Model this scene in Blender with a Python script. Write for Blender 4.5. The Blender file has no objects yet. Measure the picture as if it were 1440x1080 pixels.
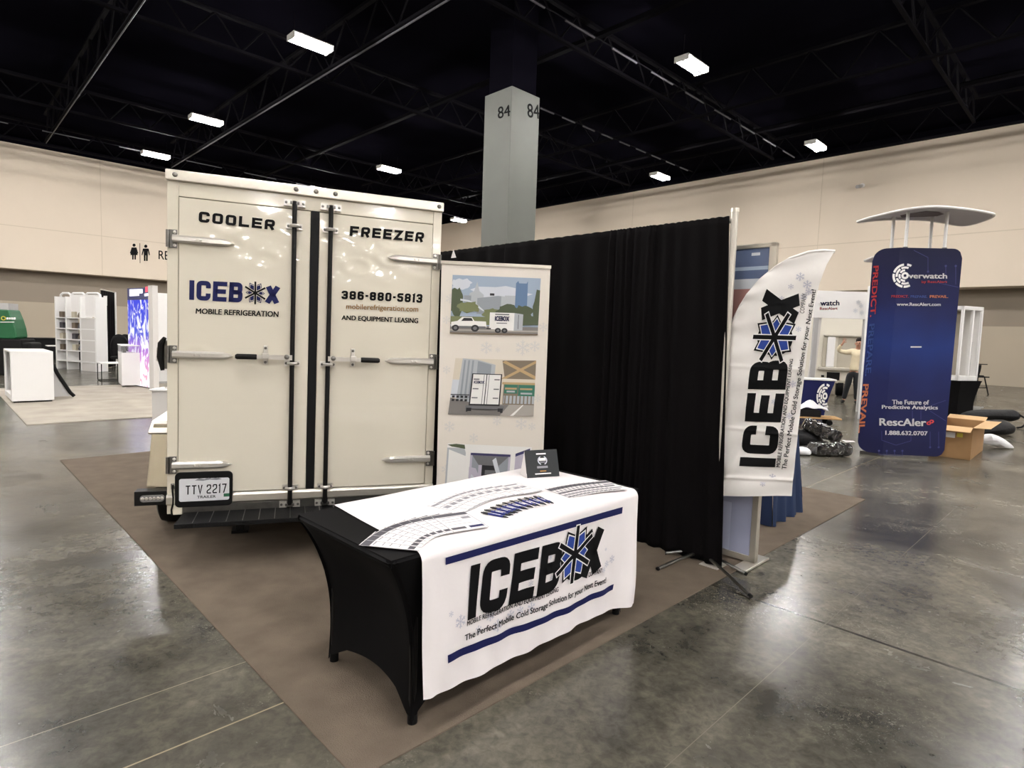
import bpy, bmesh, math, random
from mathutils import Vector, Matrix
random.seed(7)
S = bpy.context.scene
COL = S.collection
PI = math.pi
# ------------------------------------------------------------------ camera, world, exposure
FPX, PITCH, ROLL, CAMH = 840.3, 0.0809, 0.0332, 1.5815
_F = Vector((0, math.cos(PITCH), -math.sin(PITCH)))
_U0 = Vector((0, math.sin(PITCH), math.cos(PITCH)))
_R = Vector((math.cos(ROLL), 0, 0)) + _U0 * math.sin(ROLL)
_U = _U0 * math.cos(ROLL) - Vector((1, 0, 0)) * math.sin(ROLL)
O = Vector((0, 0, CAMH))
cd = bpy.data.cameras.new('camera'); cd.sensor_width = 36; cd.lens = 36 * FPX / 1440
cd.clip_start = .05; cd.clip_end = 300
cam = bpy.data.objects.new('camera', cd); COL.objects.link(cam)
cam.matrix_world = Matrix(((_R.x, _U.x, -_F.x, 0), (_R.y, _U.y, -_F.y, 0), (_R.z, _U.z, -_F.z, CAMH), (0, 0, 0, 1)))
S.camera = cam
w = bpy.data.worlds.new('world'); S.world = w; w.use_nodes = True
w.node_tree.nodes['Background'].inputs[0].default_value = (.9, .85, .8, 1)
w.node_tree.nodes['Background'].inputs[1].default_value = .003
S.view_settings.view_transform = 'Standard'; S.view_settings.look = 'None'
S.view_settings.exposure = 0.08; S.view_settings.gamma = 1; S.view_settings.use_curve_mapping = False
LAMP_STRENGTH = 410.0

# ------------------------------------------------------------------ hall axes and measuring helpers
ANG = .775
E1 = Vector((math.cos(ANG), math.sin(ANG), 0)); E2 = Vector((-math.sin(ANG), math.cos(ANG), 0))
def E(a, b, z=0): return E1 * a + E2 * b + Vector((0, 0, z))
def ray(x, y): return _F + _R * ((x - 720) / FPX) - _U * ((y - 540) / FPX)
def gz(x, y, z=0):                       # sight line meets the level z
    d = ray(x, y); return O + d * ((z - CAMH) / d.z)
def gy(x, y, Y):
    d = ray(x, y); return O + d * (Y / d.y)
def frame(loc, rz=0, ry=0): return Matrix.Translation(Vector(loc)) @ Matrix.Rotation(rz, 4, 'Z') @ Matrix.Rotation(ry, 4, 'Y')
def hit(M, x, y, d=0):                   # sight line meets the plane y=d of a thing's own frame, in that frame
    I = M.inverted(); o = I @ O; v = I.to_3x3() @ ray(x, y)
    return o + v * ((d - o.y) / v.y)

# ------------------------------------------------------------------ materials
def lin(c):
    return tuple(((v / 255) / 12.92 if v / 255 <= .04045 else ((v / 255 + .055) / 1.055) ** 2.4) for v in c)
def mat(name, rgb, rough=.6, metal=0, noise=0, nscale=8, bump=0, bscale=60, spec=.5, emit=None, es=1, coat=0, alpha=1, trans=0, sheen=0):
    m = bpy.data.materials.new(name); m.use_nodes = True
    nt = m.node_tree; N = nt.nodes; L = nt.links; b = N['Principled BSDF']
    c = lin(rgb)
    b.inputs['Base Color'].default_value = (*c, 1); b.inputs['Roughness'].default_value = rough
    b.inputs['Metallic'].default_value = metal; b.inputs['Specular IOR Level'].default_value = spec
    b.inputs['Coat Weight'].default_value = coat; b.inputs['Alpha'].default_value = alpha
    b.inputs['Transmission Weight'].default_value = trans; b.inputs['Sheen Weight'].default_value = sheen
    tc = N.new('ShaderNodeTexCoord')
    if noise:
        n = N.new('ShaderNodeTexNoise'); n.inputs['Scale'].default_value = nscale; n.inputs['Detail'].default_value = 5
        L.new(tc.outputs['Object'], n.inputs['Vector'])
        r = N.new('ShaderNodeValToRGB')
        r.color_ramp.elements[0].position = .3; r.color_ramp.elements[1].position = .7
        r.color_ramp.elements[0].color = (*[v * (1 - noise) for v in c], 1)
        r.color_ramp.elements[1].color = (*[min(1, v * (1 + noise)) for v in c], 1)
        L.new(n.outputs['Fac'], r.inputs['Fac']); L.new(r.outputs['Color'], b.inputs['Base Color'])
    if bump:
        n = N.new('ShaderNodeTexNoise'); n.inputs['Scale'].default_value = bscale; n.inputs['Detail'].default_value = 3
        L.new(tc.outputs['Object'], n.inputs['Vector'])
        bp = N.new('ShaderNodeBump'); bp.inputs['Strength'].default_value = bump; bp.inputs['Distance'].default_value = .02
        L.new(n.outputs['Fac'], bp.inputs['Height']); L.new(bp.outputs['Normal'], b.inputs['Normal'])
    if emit:
        b.inputs['Emission Color'].default_value = (*lin(emit), 1); b.inputs['Emission Strength'].default_value = es
    return m
M = {}
def mk(k, *a, **kw): M[k] = mat(k, *a, **kw); return M[k]
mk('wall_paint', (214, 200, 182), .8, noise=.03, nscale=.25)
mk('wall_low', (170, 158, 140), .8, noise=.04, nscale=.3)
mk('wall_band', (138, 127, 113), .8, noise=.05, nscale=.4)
mk('seam', (196, 182, 162), .8)
mk('ceiling_black', (12, 11, 17), .9, noise=.3, nscale=.4, spec=0)
mk('truss_black', (13, 12, 15), .7, spec=.02)
mk('conduit', (70, 68, 72), .5, spec=.2)
mk('lamp_body', (200, 198, 194), .5)
mk('lamp_glow', (255, 240, 215), .5, emit=(255, 252, 249), es=LAMP_STRENGTH)
mk('column_paint', (86, 88, 82), .55, noise=.05, nscale=1.2)
mk('black_ink', (7, 7, 9), .7, spec=.15)
mk('carpet', (113, 101, 89), 1, noise=.12, nscale=6, bump=.6, bscale=260, spec=.1)
mk('rug', (168, 160, 148), 1, noise=.14, nscale=2.2, bump=.4, bscale=200, spec=.1)
mk('gelcoat', (212, 205, 188), .13, bump=.035, bscale=3.2, coat=.3)
mk('gelcoat_door', (211, 204, 188), .06, bump=.03, bscale=2.6, coat=.4)
mk('alu', (208, 202, 190), .3, metal=.7, noise=.08, nscale=3)
mk('brushed', (146, 136, 116), .3, metal=.9, noise=.12, nscale=4)
mk('chrome', (214, 210, 203), .3, metal=.75, bump=.05, bscale=30)
mk('steel', (120, 118, 114), .35, metal=1, noise=.15, nscale=20)
mk('rod_black', (7, 6, 6), .45, spec=.25)
mk('rubber', (6, 6, 7), .6, spec=.2)
mk('step_black', (8, 8, 9), .6, spec=.2, bump=.4, bscale=120)
mk('lens', (120, 118, 116), .1, coat=.5)
mk('plate_white', (205, 205, 208), .4)
mk('sticker_green', (25, 90, 60), .5)
mk('navy', (22, 27, 74), .6, spec=.2)
mk('blue', (44, 68, 146), .6, spec=.2)
mk('white_ink', (232, 230, 228), .6)
mk('gold_ink', (150, 110, 50), .5)
mk('grey_ink', (120, 120, 125), .6)
mk('spandex', (7, 6, 7), .8, noise=.15, nscale=30, spec=.12)
mk('cloth_white', (228, 222, 222), .8, bump=.15, bscale=9)
mk('flag_white', (230, 226, 222), .65, bump=.12, bscale=7)
mk('flake_grey', (186, 186, 198), .8)
mk('drape_black', (6, 4, 5), .9, noise=.2, nscale=3, spec=.1)
mk('pipe', (196, 190, 180), .4, metal=.4)
mk('banner_white', (218, 210, 199), .5)
mk('flake_pale', (204, 200, 196), .6)
mk('paper', (222, 218, 217), .7, spec=.2)
mk('paper_dark', (62, 60, 68), .6)
mk('paper_mid', (130, 128, 134), .6)
mk('pen_blue', (22, 36, 116), .3)
mk('pen_dark', (20, 20, 26), .35)
mk('card_black', (36, 38, 40), .5, spec=.3)
mk('blue_cloth', (18, 38, 72), .8, noise=.1, nscale=4)
mk('counter_white', (226, 224, 222), .4)
mk('counter_shade', (168, 166, 164), .5)
mk('cardboard', (158, 122, 82), .85, noise=.07, nscale=6)
mk('cardboard_in', (196, 160, 116), .85)
mk('black_plain', (12, 11, 12), .7, spec=.25, noise=.2, nscale=9)
mk('bag_black', (11, 10, 12), .6, spec=.3, noise=.25, nscale=9, bump=.5, bscale=14)
mk('bag_white', (225, 225, 228), .4, bump=.5, bscale=18)
mk('wood', (190, 150, 100), .6, noise=.1, nscale=6)
mk('shirt', (216, 202, 172), .85, noise=.06, nscale=8, bump=.3, bscale=14)
mk('trousers', (22, 24, 28), .85)
mk('skin', (176, 128, 104), .6)
mk('hair', (32, 24, 20), .7)
mk('trailer_white', (214, 208, 194), .3)
mk('trailer_shade', (176, 168, 152), .4)
mk('green', (30, 92, 56), .4, noise=.1, nscale=3)
mk('yellow', (205, 190, 70), .5)
mk('red', (205, 60, 60), .5)
mk('orange', (228, 140, 96), .5)
mk('dim_blue', (58, 84, 150), .5)
mk('line_blue', (48, 55, 106), .5)
mk('canopy', (176, 170, 178), .45)
mk('canopy_rim', (225, 222, 220), .4)
mk('canopy_dark', (58, 30, 44), .6)
mk('clear_bin', (190, 190, 188), .1, alpha=.45)
mk('glass', (225, 230, 235), .03, trans=.9, alpha=.5)
mk('film', (38, 36, 35), .08, coat=1, noise=.9, nscale=9, bump=1, bscale=18)
mk('sign_blue', (92, 104, 132), .2, noise=.15, nscale=2)
mk('sign_pink', (176, 132, 126), .25, noise=.04, nscale=2)
mk('sign_pale', (158, 162, 186), .25, noise=.04, nscale=2)
mk('sign_pale_light', (176, 180, 202), .25)
mk('product_a', (96, 84, 70), .6); mk('product_b', (60, 58, 62), .6); mk('product_c', (176, 168, 150), .6)
for k, c in dict(p_sky=(150, 164, 182), p_cloud=(196, 200, 206), p_tower=(92, 118, 150), p_bld=(140, 146, 152), p_bld2=(170, 174, 178), p_tree=(72, 82, 58),
                 p_tree2=(110, 116, 78), p_road=(120, 116, 112), p_road2=(164, 158, 150), p_white=(226, 224, 220), p_dark=(30, 30, 34), p_beige=(206, 196, 178), p_tan=(178, 150, 108),
                 p_green=(52, 110, 92), p_brown=(120, 108, 92), p_grey=(104, 104, 106), p_lav=(182, 176, 190), p_navy=(50, 48, 90), p_lines=(110, 92, 70)).items():
    mk(k, c, .55)
def tower_material():
    m = mat('tower_print', (28, 30, 80), .6, spec=.2); nt = m.node_tree; N = nt.nodes; L = nt.links; b = N['Principled BSDF']
    tc = N.new('ShaderNodeTexCoord'); n = N.new('ShaderNodeTexNoise'); n.inputs['Scale'].default_value = 1.3; n.inputs['Detail'].default_value = 2
    L.new(tc.outputs['Object'], n.inputs['Vector'])
    sx = N.new('ShaderNodeSeparateXYZ'); L.new(tc.outputs['Object'], sx.inputs[0])
    r = N.new('ShaderNodeValToRGB')     # printed band: lighter blue at mid height
    els = r.color_ramp.elements; els[0].position = 0; els[0].color = (*lin((26, 27, 62)), 1); els[1].position = 1; els[1].color = (*lin((22, 23, 52)), 1)
    e = els.new(.33); e.color = (*lin((27, 32, 78)), 1); e = els.new(.55); e.color = (*lin((30, 48, 108)), 1); e = els.new(.75); e.color = (*lin((26, 30, 73)), 1)
    a = N.new('ShaderNodeMath'); a.operation = 'MULTIPLY_ADD'; a.inputs[1].default_value = .25; L.new(n.outputs['Fac'], a.inputs[0])
    d = N.new('ShaderNodeMath'); d.operation = 'DIVIDE'; d.inputs[1].default_value = 3.0; L.new(sx.outputs['Z'], d.inputs[0])
    o = N.new('ShaderNodeMath'); o.operation = 'SUBTRACT'; o.inputs[1].default_value = .125; L.new(d.outputs[0], o.inputs[0]); L.new(o.outputs[0], a.inputs[2])
    L.new(a.outputs[0], r.inputs['Fac']); L.new(r.outputs['Color'], b.inputs['Base Color']); return m
M['tower_print'] = tower_material()
def screen_material():
    m = mat('led_screen', (20, 20, 20), .3); nt = m.node_tree; N = nt.nodes; L = nt.links; b = N['Principled BSDF']
    tc = N.new('ShaderNodeTexCoord'); mp = N.new('ShaderNodeMapping'); mp.inputs['Scale'].default_value = (1.9, 1, .75); L.new(tc.outputs['Object'], mp.inputs[0])
    n = N.new('ShaderNodeTexNoise'); n.inputs['Scale'].default_value = 2.4; n.inputs['Detail'].default_value = 4; n.inputs['Distortion'].default_value = 2.4; L.new(mp.outputs[0], n.inputs['Vector'])
    n2 = N.new('ShaderNodeTexNoise'); n2.inputs['Scale'].default_value = 1.1; L.new(tc.outputs['Object'], n2.inputs['Vector'])
    sx = N.new('ShaderNodeSeparateXYZ'); L.new(tc.outputs['Object'], sx.inputs[0])
    r = N.new('ShaderNodeValToRGB'); els = r.color_ramp.elements      # blue sky at the top, mauve and pink below
    els[0].position = .0; els[0].color = (*lin((245, 170, 170)), 1); els[1].position = 1; els[1].color = (*lin((28, 50, 215)), 1)
    e = els.new(.35); e.color = (*lin((190, 120, 200)), 1); e = els.new(.6); e.color = (*lin((80, 90, 210)), 1)
    d = N.new('ShaderNodeMath'); d.operation = 'DIVIDE'; d.inputs[1].default_value = 2.2; L.new(sx.outputs['Z'], d.inputs[0]); L.new(d.outputs[0], r.inputs['Fac'])
    k = N.new('ShaderNodeValToRGB'); k.color_ramp.elements[0].position = .46; k.color_ramp.elements[0].color = (0, 0, 0, 1); k.color_ramp.elements[1].position = .54; k.color_ramp.elements[1].color = (1, 1, 1, 1)
    # white branches thin out towards the blue sky of the picture
    s = N.new('ShaderNodeMath'); s.operation = 'MULTIPLY_ADD'; s.inputs[1].default_value = -.15; s.inputs[2].default_value = .06; L.new(d.outputs[0], s.inputs[0])
    ad = N.new('ShaderNodeMath'); ad.operation = 'ADD'; L.new(n.outputs['Fac'], ad.inputs[0]); L.new(s.outputs[0], ad.inputs[1]); L.new(ad.outputs[0], k.inputs['Fac'])
    mx = N.new('ShaderNodeMix'); mx.data_type = 'RGBA'; L.new(k.outputs['Color'], mx.inputs[0]); L.new(r.outputs['Color'], mx.inputs[6]); mx.inputs[7].default_value = (.95, .93, 1, 1)
    L.new(mx.outputs[2], b.inputs['Emission Color']); b.inputs['Emission Strength'].default_value = 1.1; return m
M['led_screen'] = screen_material()
mk('led_dark', (40, 44, 80), .4, emit=(52, 54, 92), es=.6)
mk('led_white', (240, 240, 255), .4, emit=(245, 245, 255), es=.95)
mk('led_red', (230, 60, 80), .4, emit=(240, 70, 90), es=1.2)
def floor_material():
    m = mat('concrete', (120, 113, 102), .3); nt = m.node_tree; N = nt.nodes; L = nt.links; b = N['Principled BSDF']
    tc = N.new('ShaderNodeTexCoord')
    def noise(sc, det=6, dist=0):
        n = N.new('ShaderNodeTexNoise'); n.inputs['Scale'].default_value = sc; n.inputs['Detail'].default_value = det; n.inputs['Distortion'].default_value = dist
        n.inputs['Roughness'].default_value = .65
        L.new(tc.outputs['Object'], n.inputs['Vector']); return n.outputs['Fac']
    def ramp(f, p0, c0, p1, c1):
        r = N.new('ShaderNodeValToRGB'); r.color_ramp.elements[0].position = p0; r.color_ramp.elements[1].position = p1
        r.color_ramp.elements[0].color = (*c0, 1); r.color_ramp.elements[1].color = (*c1, 1); L.new(f, r.inputs['Fac']); return r.outputs['Color']
    def mix(f, a, c, mode='MIX'):
        x = N.new('ShaderNodeMix'); x.data_type = 'RGBA'; x.blend_type = mode
        if hasattr(f, 'links'): L.new(f, x.inputs[0])
        else: x.inputs[0].default_value = f
        for i, q in ((6, a), (7, c)):
            if hasattr(q, 'links'): L.new(q, x.inputs[i])
            else: x.inputs[i].default_value = (*q, 1)
        return x.outputs[2]
    big = ramp(noise(.7, 4, .6), .34, lin((54, 52, 46)), .68, lin((117, 113, 102)))
    mid = ramp(noise(3.2, 8, 1.2), .3, (.62, .62, .62), .72, (1.25, 1.22, 1.16))
    col = mix(1, big, mid, 'MULTIPLY')
    fine = ramp(noise(22, 8, .5), .35, (.7, .7, .7), .7, (1.25, 1.25, 1.25))
    col = mix(1, col, fine, 'MULTIPLY')
    scuff = N.new('ShaderNodeMath'); scuff.operation = 'MULTIPLY'; L.new(ramp(noise(60, 10, 1.5), .56, (0, 0, 0), .66, (1, 1, 1)), scuff.inputs[0]); L.new(ramp(noise(.9, 3, .8), .52, (0, 0, 0), .66, (.75, .75, .75)), scuff.inputs[1])
    col = mix(scuff.outputs[0], col, lin((150, 146, 134)))
    # sawn joints along the hall axes
    def line(axis, c, wd):
        v = N.new('ShaderNodeVectorMath'); v.operation = 'DOT_PRODUCT'; L.new(tc.outputs['Object'], v.inputs[0]); v.inputs[1].default_value = axis
        s = N.new('ShaderNodeMath'); s.operation = 'SUBTRACT'; L.new(v.outputs['Value'], s.inputs[0]); s.inputs[1].default_value = c
        a = N.new('ShaderNodeMath'); a.operation = 'ABSOLUTE'; L.new(s.outputs[0], a.inputs[0])
        g = N.new('ShaderNodeMath'); g.operation = 'LESS_THAN'; L.new(a.outputs[0], g.inputs[0]); g.inputs[1].default_value = wd
        return g.outputs[0]
    for ax, c, wd, cc in ((E1, 3.62, .012, (44, 40, 33)), (E1, 12.6, .008, (70, 64, 56)), (E1, -5.4, .008, (70, 64, 56)), (E2, 2.37, .004, (142, 130, 108)),
                          (E2, 2.79, .0025, (132, 124, 108)), (E2, 1.07, .0018, (104, 99, 88)), (E2, -6.7, .006, (70, 64, 56)), (E2, 11.2, .008, (70, 64, 56))):
        col = mix(line(ax, c, wd), col, lin(cc))
    L.new(col, b.inputs['Base Color'])
    rr = N.new('ShaderNodeMapRange'); L.new(noise(1.6, 6, .8), rr.inputs['Value']); rr.inputs['To Min'].default_value = .12; rr.inputs['To Max'].default_value = .36
    L.new(rr.outputs[0], b.inputs['Roughness'])
    bp = N.new('ShaderNodeBump'); bp.inputs['Strength'].default_value = .12; bp.inputs['Distance'].default_value = .01; L.new(noise(9, 6), bp.inputs['Height']); L.new(bp.outputs[0], b.inputs['Normal'])
    return m
M['concrete'] = floor_material()

# ------------------------------------------------------------------ mesh builder
class MB:
    def __init__(s): s.v = []; s.f = []; s.m = []; s.mats = []
    def mi(s, k):
        if k not in s.mats: s.mats.append(k)
        return s.mats.index(k)
    def face(s, pts, k):
        n = len(s.v); s.v += [tuple(p) for p in pts]; s.f.append(tuple(range(n, n + len(pts)))); s.m.append(s.mi(k))
    def raw(s, vs, fs, k):
        n = len(s.v); s.v += [tuple(p) for p in vs]; s.f += [tuple(i + n for i in q) for q in fs]; s.m += [s.mi(k)] * len(fs)
    def box(s, x0, x1, y0, y1, z0, z1, k, T=None):
        vs = [Vector((x, y, z)) for z in (z0, z1) for y in (y0, y1) for x in (x0, x1)]
        if T: vs = [T @ q for q in vs]
        s.raw(vs, [(0, 2, 3, 1), (4, 5, 7, 6), (0, 1, 5, 4), (2, 6, 7, 3), (0, 4, 6, 2), (1, 3, 7, 5)], k)
    def prism(s, pts, d, k):             # a flat outline pushed along d
        n = len(pts); d = Vector(d); a = [Vector(p) for p in pts]; b = [p + d for p in a]
        s.raw(a + b, [tuple(range(n))[::-1], tuple(range(n, 2 * n))] + [(i, (i + 1) % n, (i + 1) % n + n, i + n) for i in range(n)], k)
    def tube(s, path, r, k, n=10, cap=True, closed=False):
        P = [Vector(p) for p in path]; R = r if isinstance(r, (list, tuple)) else [r] * len(P); rings = []
        up = None
        for i, p in enumerate(P):
            t = (P[min(i + 1, len(P) - 1)] - P[max(i - 1, 0)]).normalized()
            if up is None: up = t.orthogonal().normalized()
            else: up = (up - t * up.dot(t)).normalized()
            q = t.cross(up)
            rings.append([p + (up * math.cos(2 * PI * j / n) + q * math.sin(2 * PI * j / n)) * R[i] for j in range(n)])
        vs = [q for rr in rings for q in rr]; fs = []
        for i in range(len(P) - 1):
            for j in range(n): fs.append((i * n + j, i * n + (j + 1) % n, (i + 1) * n + (j + 1) % n, (i + 1) * n + j))
        if cap: fs += [tuple(range(n))[::-1], tuple(range((len(P) - 1) * n, len(P) * n))]
        s.raw(vs, fs, k)
    def lathe(s, prof, c, k, n=24, axis='z'):
        c = Vector(c); vs = []; fs = []
        for (r, h) in prof:
            for j in range(n):
                a = 2 * PI * j / n; q = (r * math.cos(a), r * math.sin(a), h)
                if axis == 'y': q = (q[0], q[2], q[1])
                if axis == 'x': q = (q[2], q[0], q[1])
                vs.append(c + Vector(q))
        for i in range(len(prof) - 1):
            for j in range(n): fs.append((i * n + j, i * n + (j + 1) % n, (i + 1) * n + (j + 1) % n, (i + 1) * n + j))
        fs += [tuple(range(n)), tuple(range((len(prof) - 1) * n, len(prof) * n))]
        s.raw(vs, fs, k)
    def grid(s, fn, nu, nv, k, thick=None):
        vs = [fn(i / nu, j / nv) for j in range(nv + 1) for i in range(nu + 1)]; W = nu + 1
        s.raw(vs, [(j * W + i, j * W + i + 1, (j + 1) * W + i + 1, (j + 1) * W + i) for j in range(nv) for i in range(nu)], k)
    def flat(s, shape, fn, k):           # a 2-D shape (verts, faces) laid out by fn
        s.raw([fn(x, y) for x, y in shape[0]], shape[1], k)
    def build(s, name, parent=None, smooth=False, bevel=0, solid=0, weld=False, sub=0):
        me = bpy.data.meshes.new(name); me.from_pydata(s.v, [], s.f)
        for k in s.mats: me.materials.append(M[k])
        for p, i in zip(me.polygons, s.m): p.material_index = i
        bm = bmesh.new(); bm.from_mesh(me)
        if weld: bmesh.ops.remove_doubles(bm, verts=bm.verts, dist=1e-5)
        bmesh.ops.recalc_face_normals(bm, faces=bm.faces); bm.to_mesh(me); bm.free()
        if smooth:
            me.polygons.foreach_set('use_smooth', [True] * len(me.polygons)); me.set_sharp_from_angle(angle=math.radians(40))
        me.update()
        o = bpy.data.objects.new(name, me); COL.objects.link(o)
        if parent: o.parent = parent
        if solid:
            q = o.modifiers.new('solid', 'SOLIDIFY'); q.thickness = solid; q.offset = -1
        if bevel:
            q = o.modifiers.new('bevel', 'BEVEL'); q.width = bevel; q.segments = 2; q.limit_method = 'ANGLE'
        if sub:
            q = o.modifiers.new('sub', 'SUBSURF'); q.levels = q.render_levels = sub
        return o
def tag(o, label, cat, group=None, kind=None):
    o['label'] = label; o['category'] = cat
    if group: o['group'] = group
    if kind: o['kind'] = kind
    return o
def struct(o): o['kind'] = 'structure'; return o
def thing(name, label, cat, Mx=None, group=None):
    o = bpy.data.objects.new(name, None); COL.objects.link(o); o.empty_display_size = .1
    if Mx is not None: o.matrix_world = Mx
    return tag(o, label, cat, group)

# ------------------------------------------------------------------ lettering
def poly_cut(vs, fs, step, aspect=1):
    if not step: return vs, fs
    bm = bmesh.new(); V = [bm.verts.new((x, y, 0)) for x, y in vs]
    for f in fs:
        try: bm.faces.new([V[i] for i in f])
        except ValueError: pass
    bmesh.ops.triangulate(bm, faces=bm.faces)
    for ax in (0, 1):
        lo = min(v.co[ax] for v in bm.verts); hi = max(v.co[ax] for v in bm.verts); st = step if ax == 0 else step * aspect
        c = lo + st
        while c < hi:
            no = Vector((1, 0, 0)) if ax == 0 else Vector((0, 1, 0))
            bmesh.ops.bisect_plane(bm, geom=bm.verts[:] + bm.edges[:] + bm.faces[:], plane_co=no * c, plane_no=no, dist=1e-6); c += st
    bm.verts.ensure_lookup_table(); bm.verts.index_update()
    out = [(v.co.x, v.co.y) for v in bm.verts], [tuple(v.index for v in f.verts) for f in bm.faces]
    bm.free(); return out
def unit(vs):
    x0 = min(v[0] for v in vs); x1 = max(v[0] for v in vs); y0 = min(v[1] for v in vs); y1 = max(v[1] for v in vs)
    return [((x - x0) / (x1 - x0), (y - y0) / (y1 - y0)) for x, y in vs]
_tc = {}
def text(body, bold=.02, shear=0, step=0):           # built-in font, scaled to the unit square
    key = (body, bold, shear, step)
    if key in _tc: return _tc[key]
    cu = bpy.data.curves.new('writing', 'FONT'); cu.body = body; cu.resolution_u = 3; cu.shear = shear
    o = bpy.data.objects.new('writing', cu); me = bpy.data.meshes.new_from_object(o)
    vs = [(v.co.x, v.co.y) for v in me.vertices]; fs = [tuple(p.vertices) for p in me.polygons]
    bpy.data.objects.remove(o); bpy.data.meshes.remove(me); bpy.data.curves.remove(cu)
    if bold:                                         # heavier strokes: the letters laid a little apart
        n = len(vs); v0, f0 = vs, fs; vs = []; fs = []
        for dx, dy in ((-bold, -bold * .5), (bold, -bold * .5), (bold, bold * .5), (-bold, bold * .5)):
            m = len(vs); vs = vs + [(x + dx, y + dy) for x, y in v0]; fs = fs + [tuple(i + m for i in f) for f in f0]
    vs = unit(vs); _tc[key] = poly_cut(vs, fs, step, 8) if step else (vs, fs); return _tc[key]
def ribbon(pts, t, closed=False):
    P = [Vector(p) for p in pts]; n = len(P); L = []; R = []
    for i in range(n):
        a = P[(i - 1) % n] if (closed or i > 0) else None; b = P[(i + 1) % n] if (closed or i < n - 1) else None
        d0 = (P[i] - a).normalized() if a is not None else (b - P[i]).normalized(); d1 = (b - P[i]).normalized() if b is not None else d0
        n0 = Vector((-d0.y, d0.x)); n1 = Vector((-d1.y, d1.x)); m = (n0 + n1); m = m.normalized() if m.length > 1e-6 else n0
        q = m * (t / 2 / max(.35, m.dot(n0))); L.append(P[i] + q); R.append(P[i] - q)
    vs = [tuple(p) for p in L + R]; k = n if closed else n - 1
    return vs, [(i, i + n, (i + 1) % n + n, (i + 1) % n) for i in range(k)]
def fillet(pts, r, closed=False, n=5):       # rounded turns on a centre line
    P = [Vector(p) for p in pts]; N = len(P); out = []
    for i in range(N):
        if not closed and i in (0, N - 1): out.append(tuple(P[i])); continue
        a, p, c = P[(i - 1) % N], P[i], P[(i + 1) % N]; d0 = (p - a).normalized(); d1 = (c - p).normalized()
        if abs(d0.dot(d1)) > .98: out.append(tuple(p)); continue
        q = min(r, (p - a).length * (.5 if closed or i - 1 > 0 else .98), (c - p).length * (.5 if closed or i + 1 < N - 1 else .98))
        s_, e = p - d0 * q, p + d1 * q
        for j in range(n + 1):
            t = j / n; out.append(tuple(s_.lerp(p, t).lerp(p.lerp(e, t), t)))
    return out
def glyph(ch, w, t, c=.2):
    l, r, b, u, m = t / 2, w - t / 2, t / 2, 1 - t / 2, .5; f = t / 2 + .03
    g = {'I': [[(w / 2, 0), (w / 2, 1)]], 'L': [[(l, 1), (l, b), (w, b)]], '-': [[(.0, m), (w, m)]],
         'C': [[(r, .63), (r, u), (l, u), (l, b), (r, b), (r, .37)]],
         'E': [[(w, u), (l, u), (l, b), (w, b)], [(l, m), (w * .93, m)]], 'F': [[(w, u), (l, u), (l, 0)], [(l, m - .03), (w * .9, m - .03)]],
         'R': [[(l, 0), (l, u), (r, u), (r, m - .06), (l, m - .06)], [(w * .55, m - .06), (r, 0)]],
         'B': [[(0, b), (r, b), (r, m), (l, m)], [(0, u), (r - .03, u), (r - .03, m), (l, m)], [(l, 0), (l, 1)]],
         'X': [[(t * .5, 0), (w - t * .5, 1)], [(t * .5, 1), (w - t * .5, 0)]],
         'Z': [[(0, u), (r - t * .1, u), (l + t * .1, b), (w, b)]], 'T': [[(0, u), (w, u)], [(w / 2, 0), (w / 2, u)]], 'V': [[(t * .4, 1), (w / 2, t * .5), (w - t * .4, 1)]],
         '1': [[(w * .15, .8), (w * .6, u), (w * .6, 0)]], '7': [[(0, u), (r, u), (w * .4, 0)]],
         '2': [[(l, .70), (l, u), (r, u), (r, .56), (l, .3), (l, b), (w, b)]],
         '5': [[(w, u), (l, u), (l, m + .05), (r, m + .05), (r, b), (l, b), (l, .33)]],
         '3': [[(l, .68), (l, u), (r, u), (r, m), (w * .3, m)], [(w * .3, m), (r, m), (r, b), (l, b), (l, .32)]],
         '4': [[(w, .28), (l, .28), (w * .62, 1)], [(w * .75, 0), (w * .75, .6)]]}
    hard = 'ELFZTV174X-I'
    out = [ribbon(p if ch in hard or len(p) < 3 else fillet(p, f), t) for p in g.get(ch, [])]
    lp = lambda y0, y1: ribbon(fillet([(l, y0), (r, y0), (r, y1), (l, y1)], f, True), t, True)
    if ch in 'O0': out = [lp(b, u)]
    if ch == '8': out = [lp(b, m), lp(m, u)]
    if ch == '6': out = [lp(b, m + .04), ribbon(fillet([(l, m), (l, u), (r, u), (r, .68)], f), t)]
    return out
def block(word, w=.7, t=.24, gap=.1, shear=0, narrow='I1', widths={}, step=0):
    vs = []; fs = []; x = 0
    for ch in word:
        cw = widths.get(ch, t if ch in 'I' else (.45 * w if ch in '1-' else w))
        if ch == ' ': x += w * .6; continue
        for gv, gf in glyph(ch, cw, t):
            n = len(vs); vs += [(x + a + shear * b, b) for a, b in gv]; fs += [tuple(i + n for i in q) for q in gf]
        x += cw + gap
    vs = unit(vs)
    return poly_cut(vs, fs, step, 3) if step else (vs, fs)
def quadmap(q, off=Vector((0, 0, 0))):   # unit square to four corner points (bl, br, tr, tl)
    a, b, c, d = [Vector(p) for p in q]
    return lambda x, y: a * (1 - x) * (1 - y) + b * x * (1 - y) + c * x * y + d * (1 - x) * y + off
def rect(x0, y0, x1, y1): return ([(x0, y0), (x1, y0), (x1, y1), (x0, y1)], [(0, 1, 2, 3)])
def pgon(pts): return (list(pts), [tuple(range(len(pts)))])
def disc(cx, cy, rx, ry, n=14): return pgon([(cx + rx * math.cos(2 * PI * i / n), cy + ry * math.sin(2 * PI * i / n)) for i in range(n)])
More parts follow.
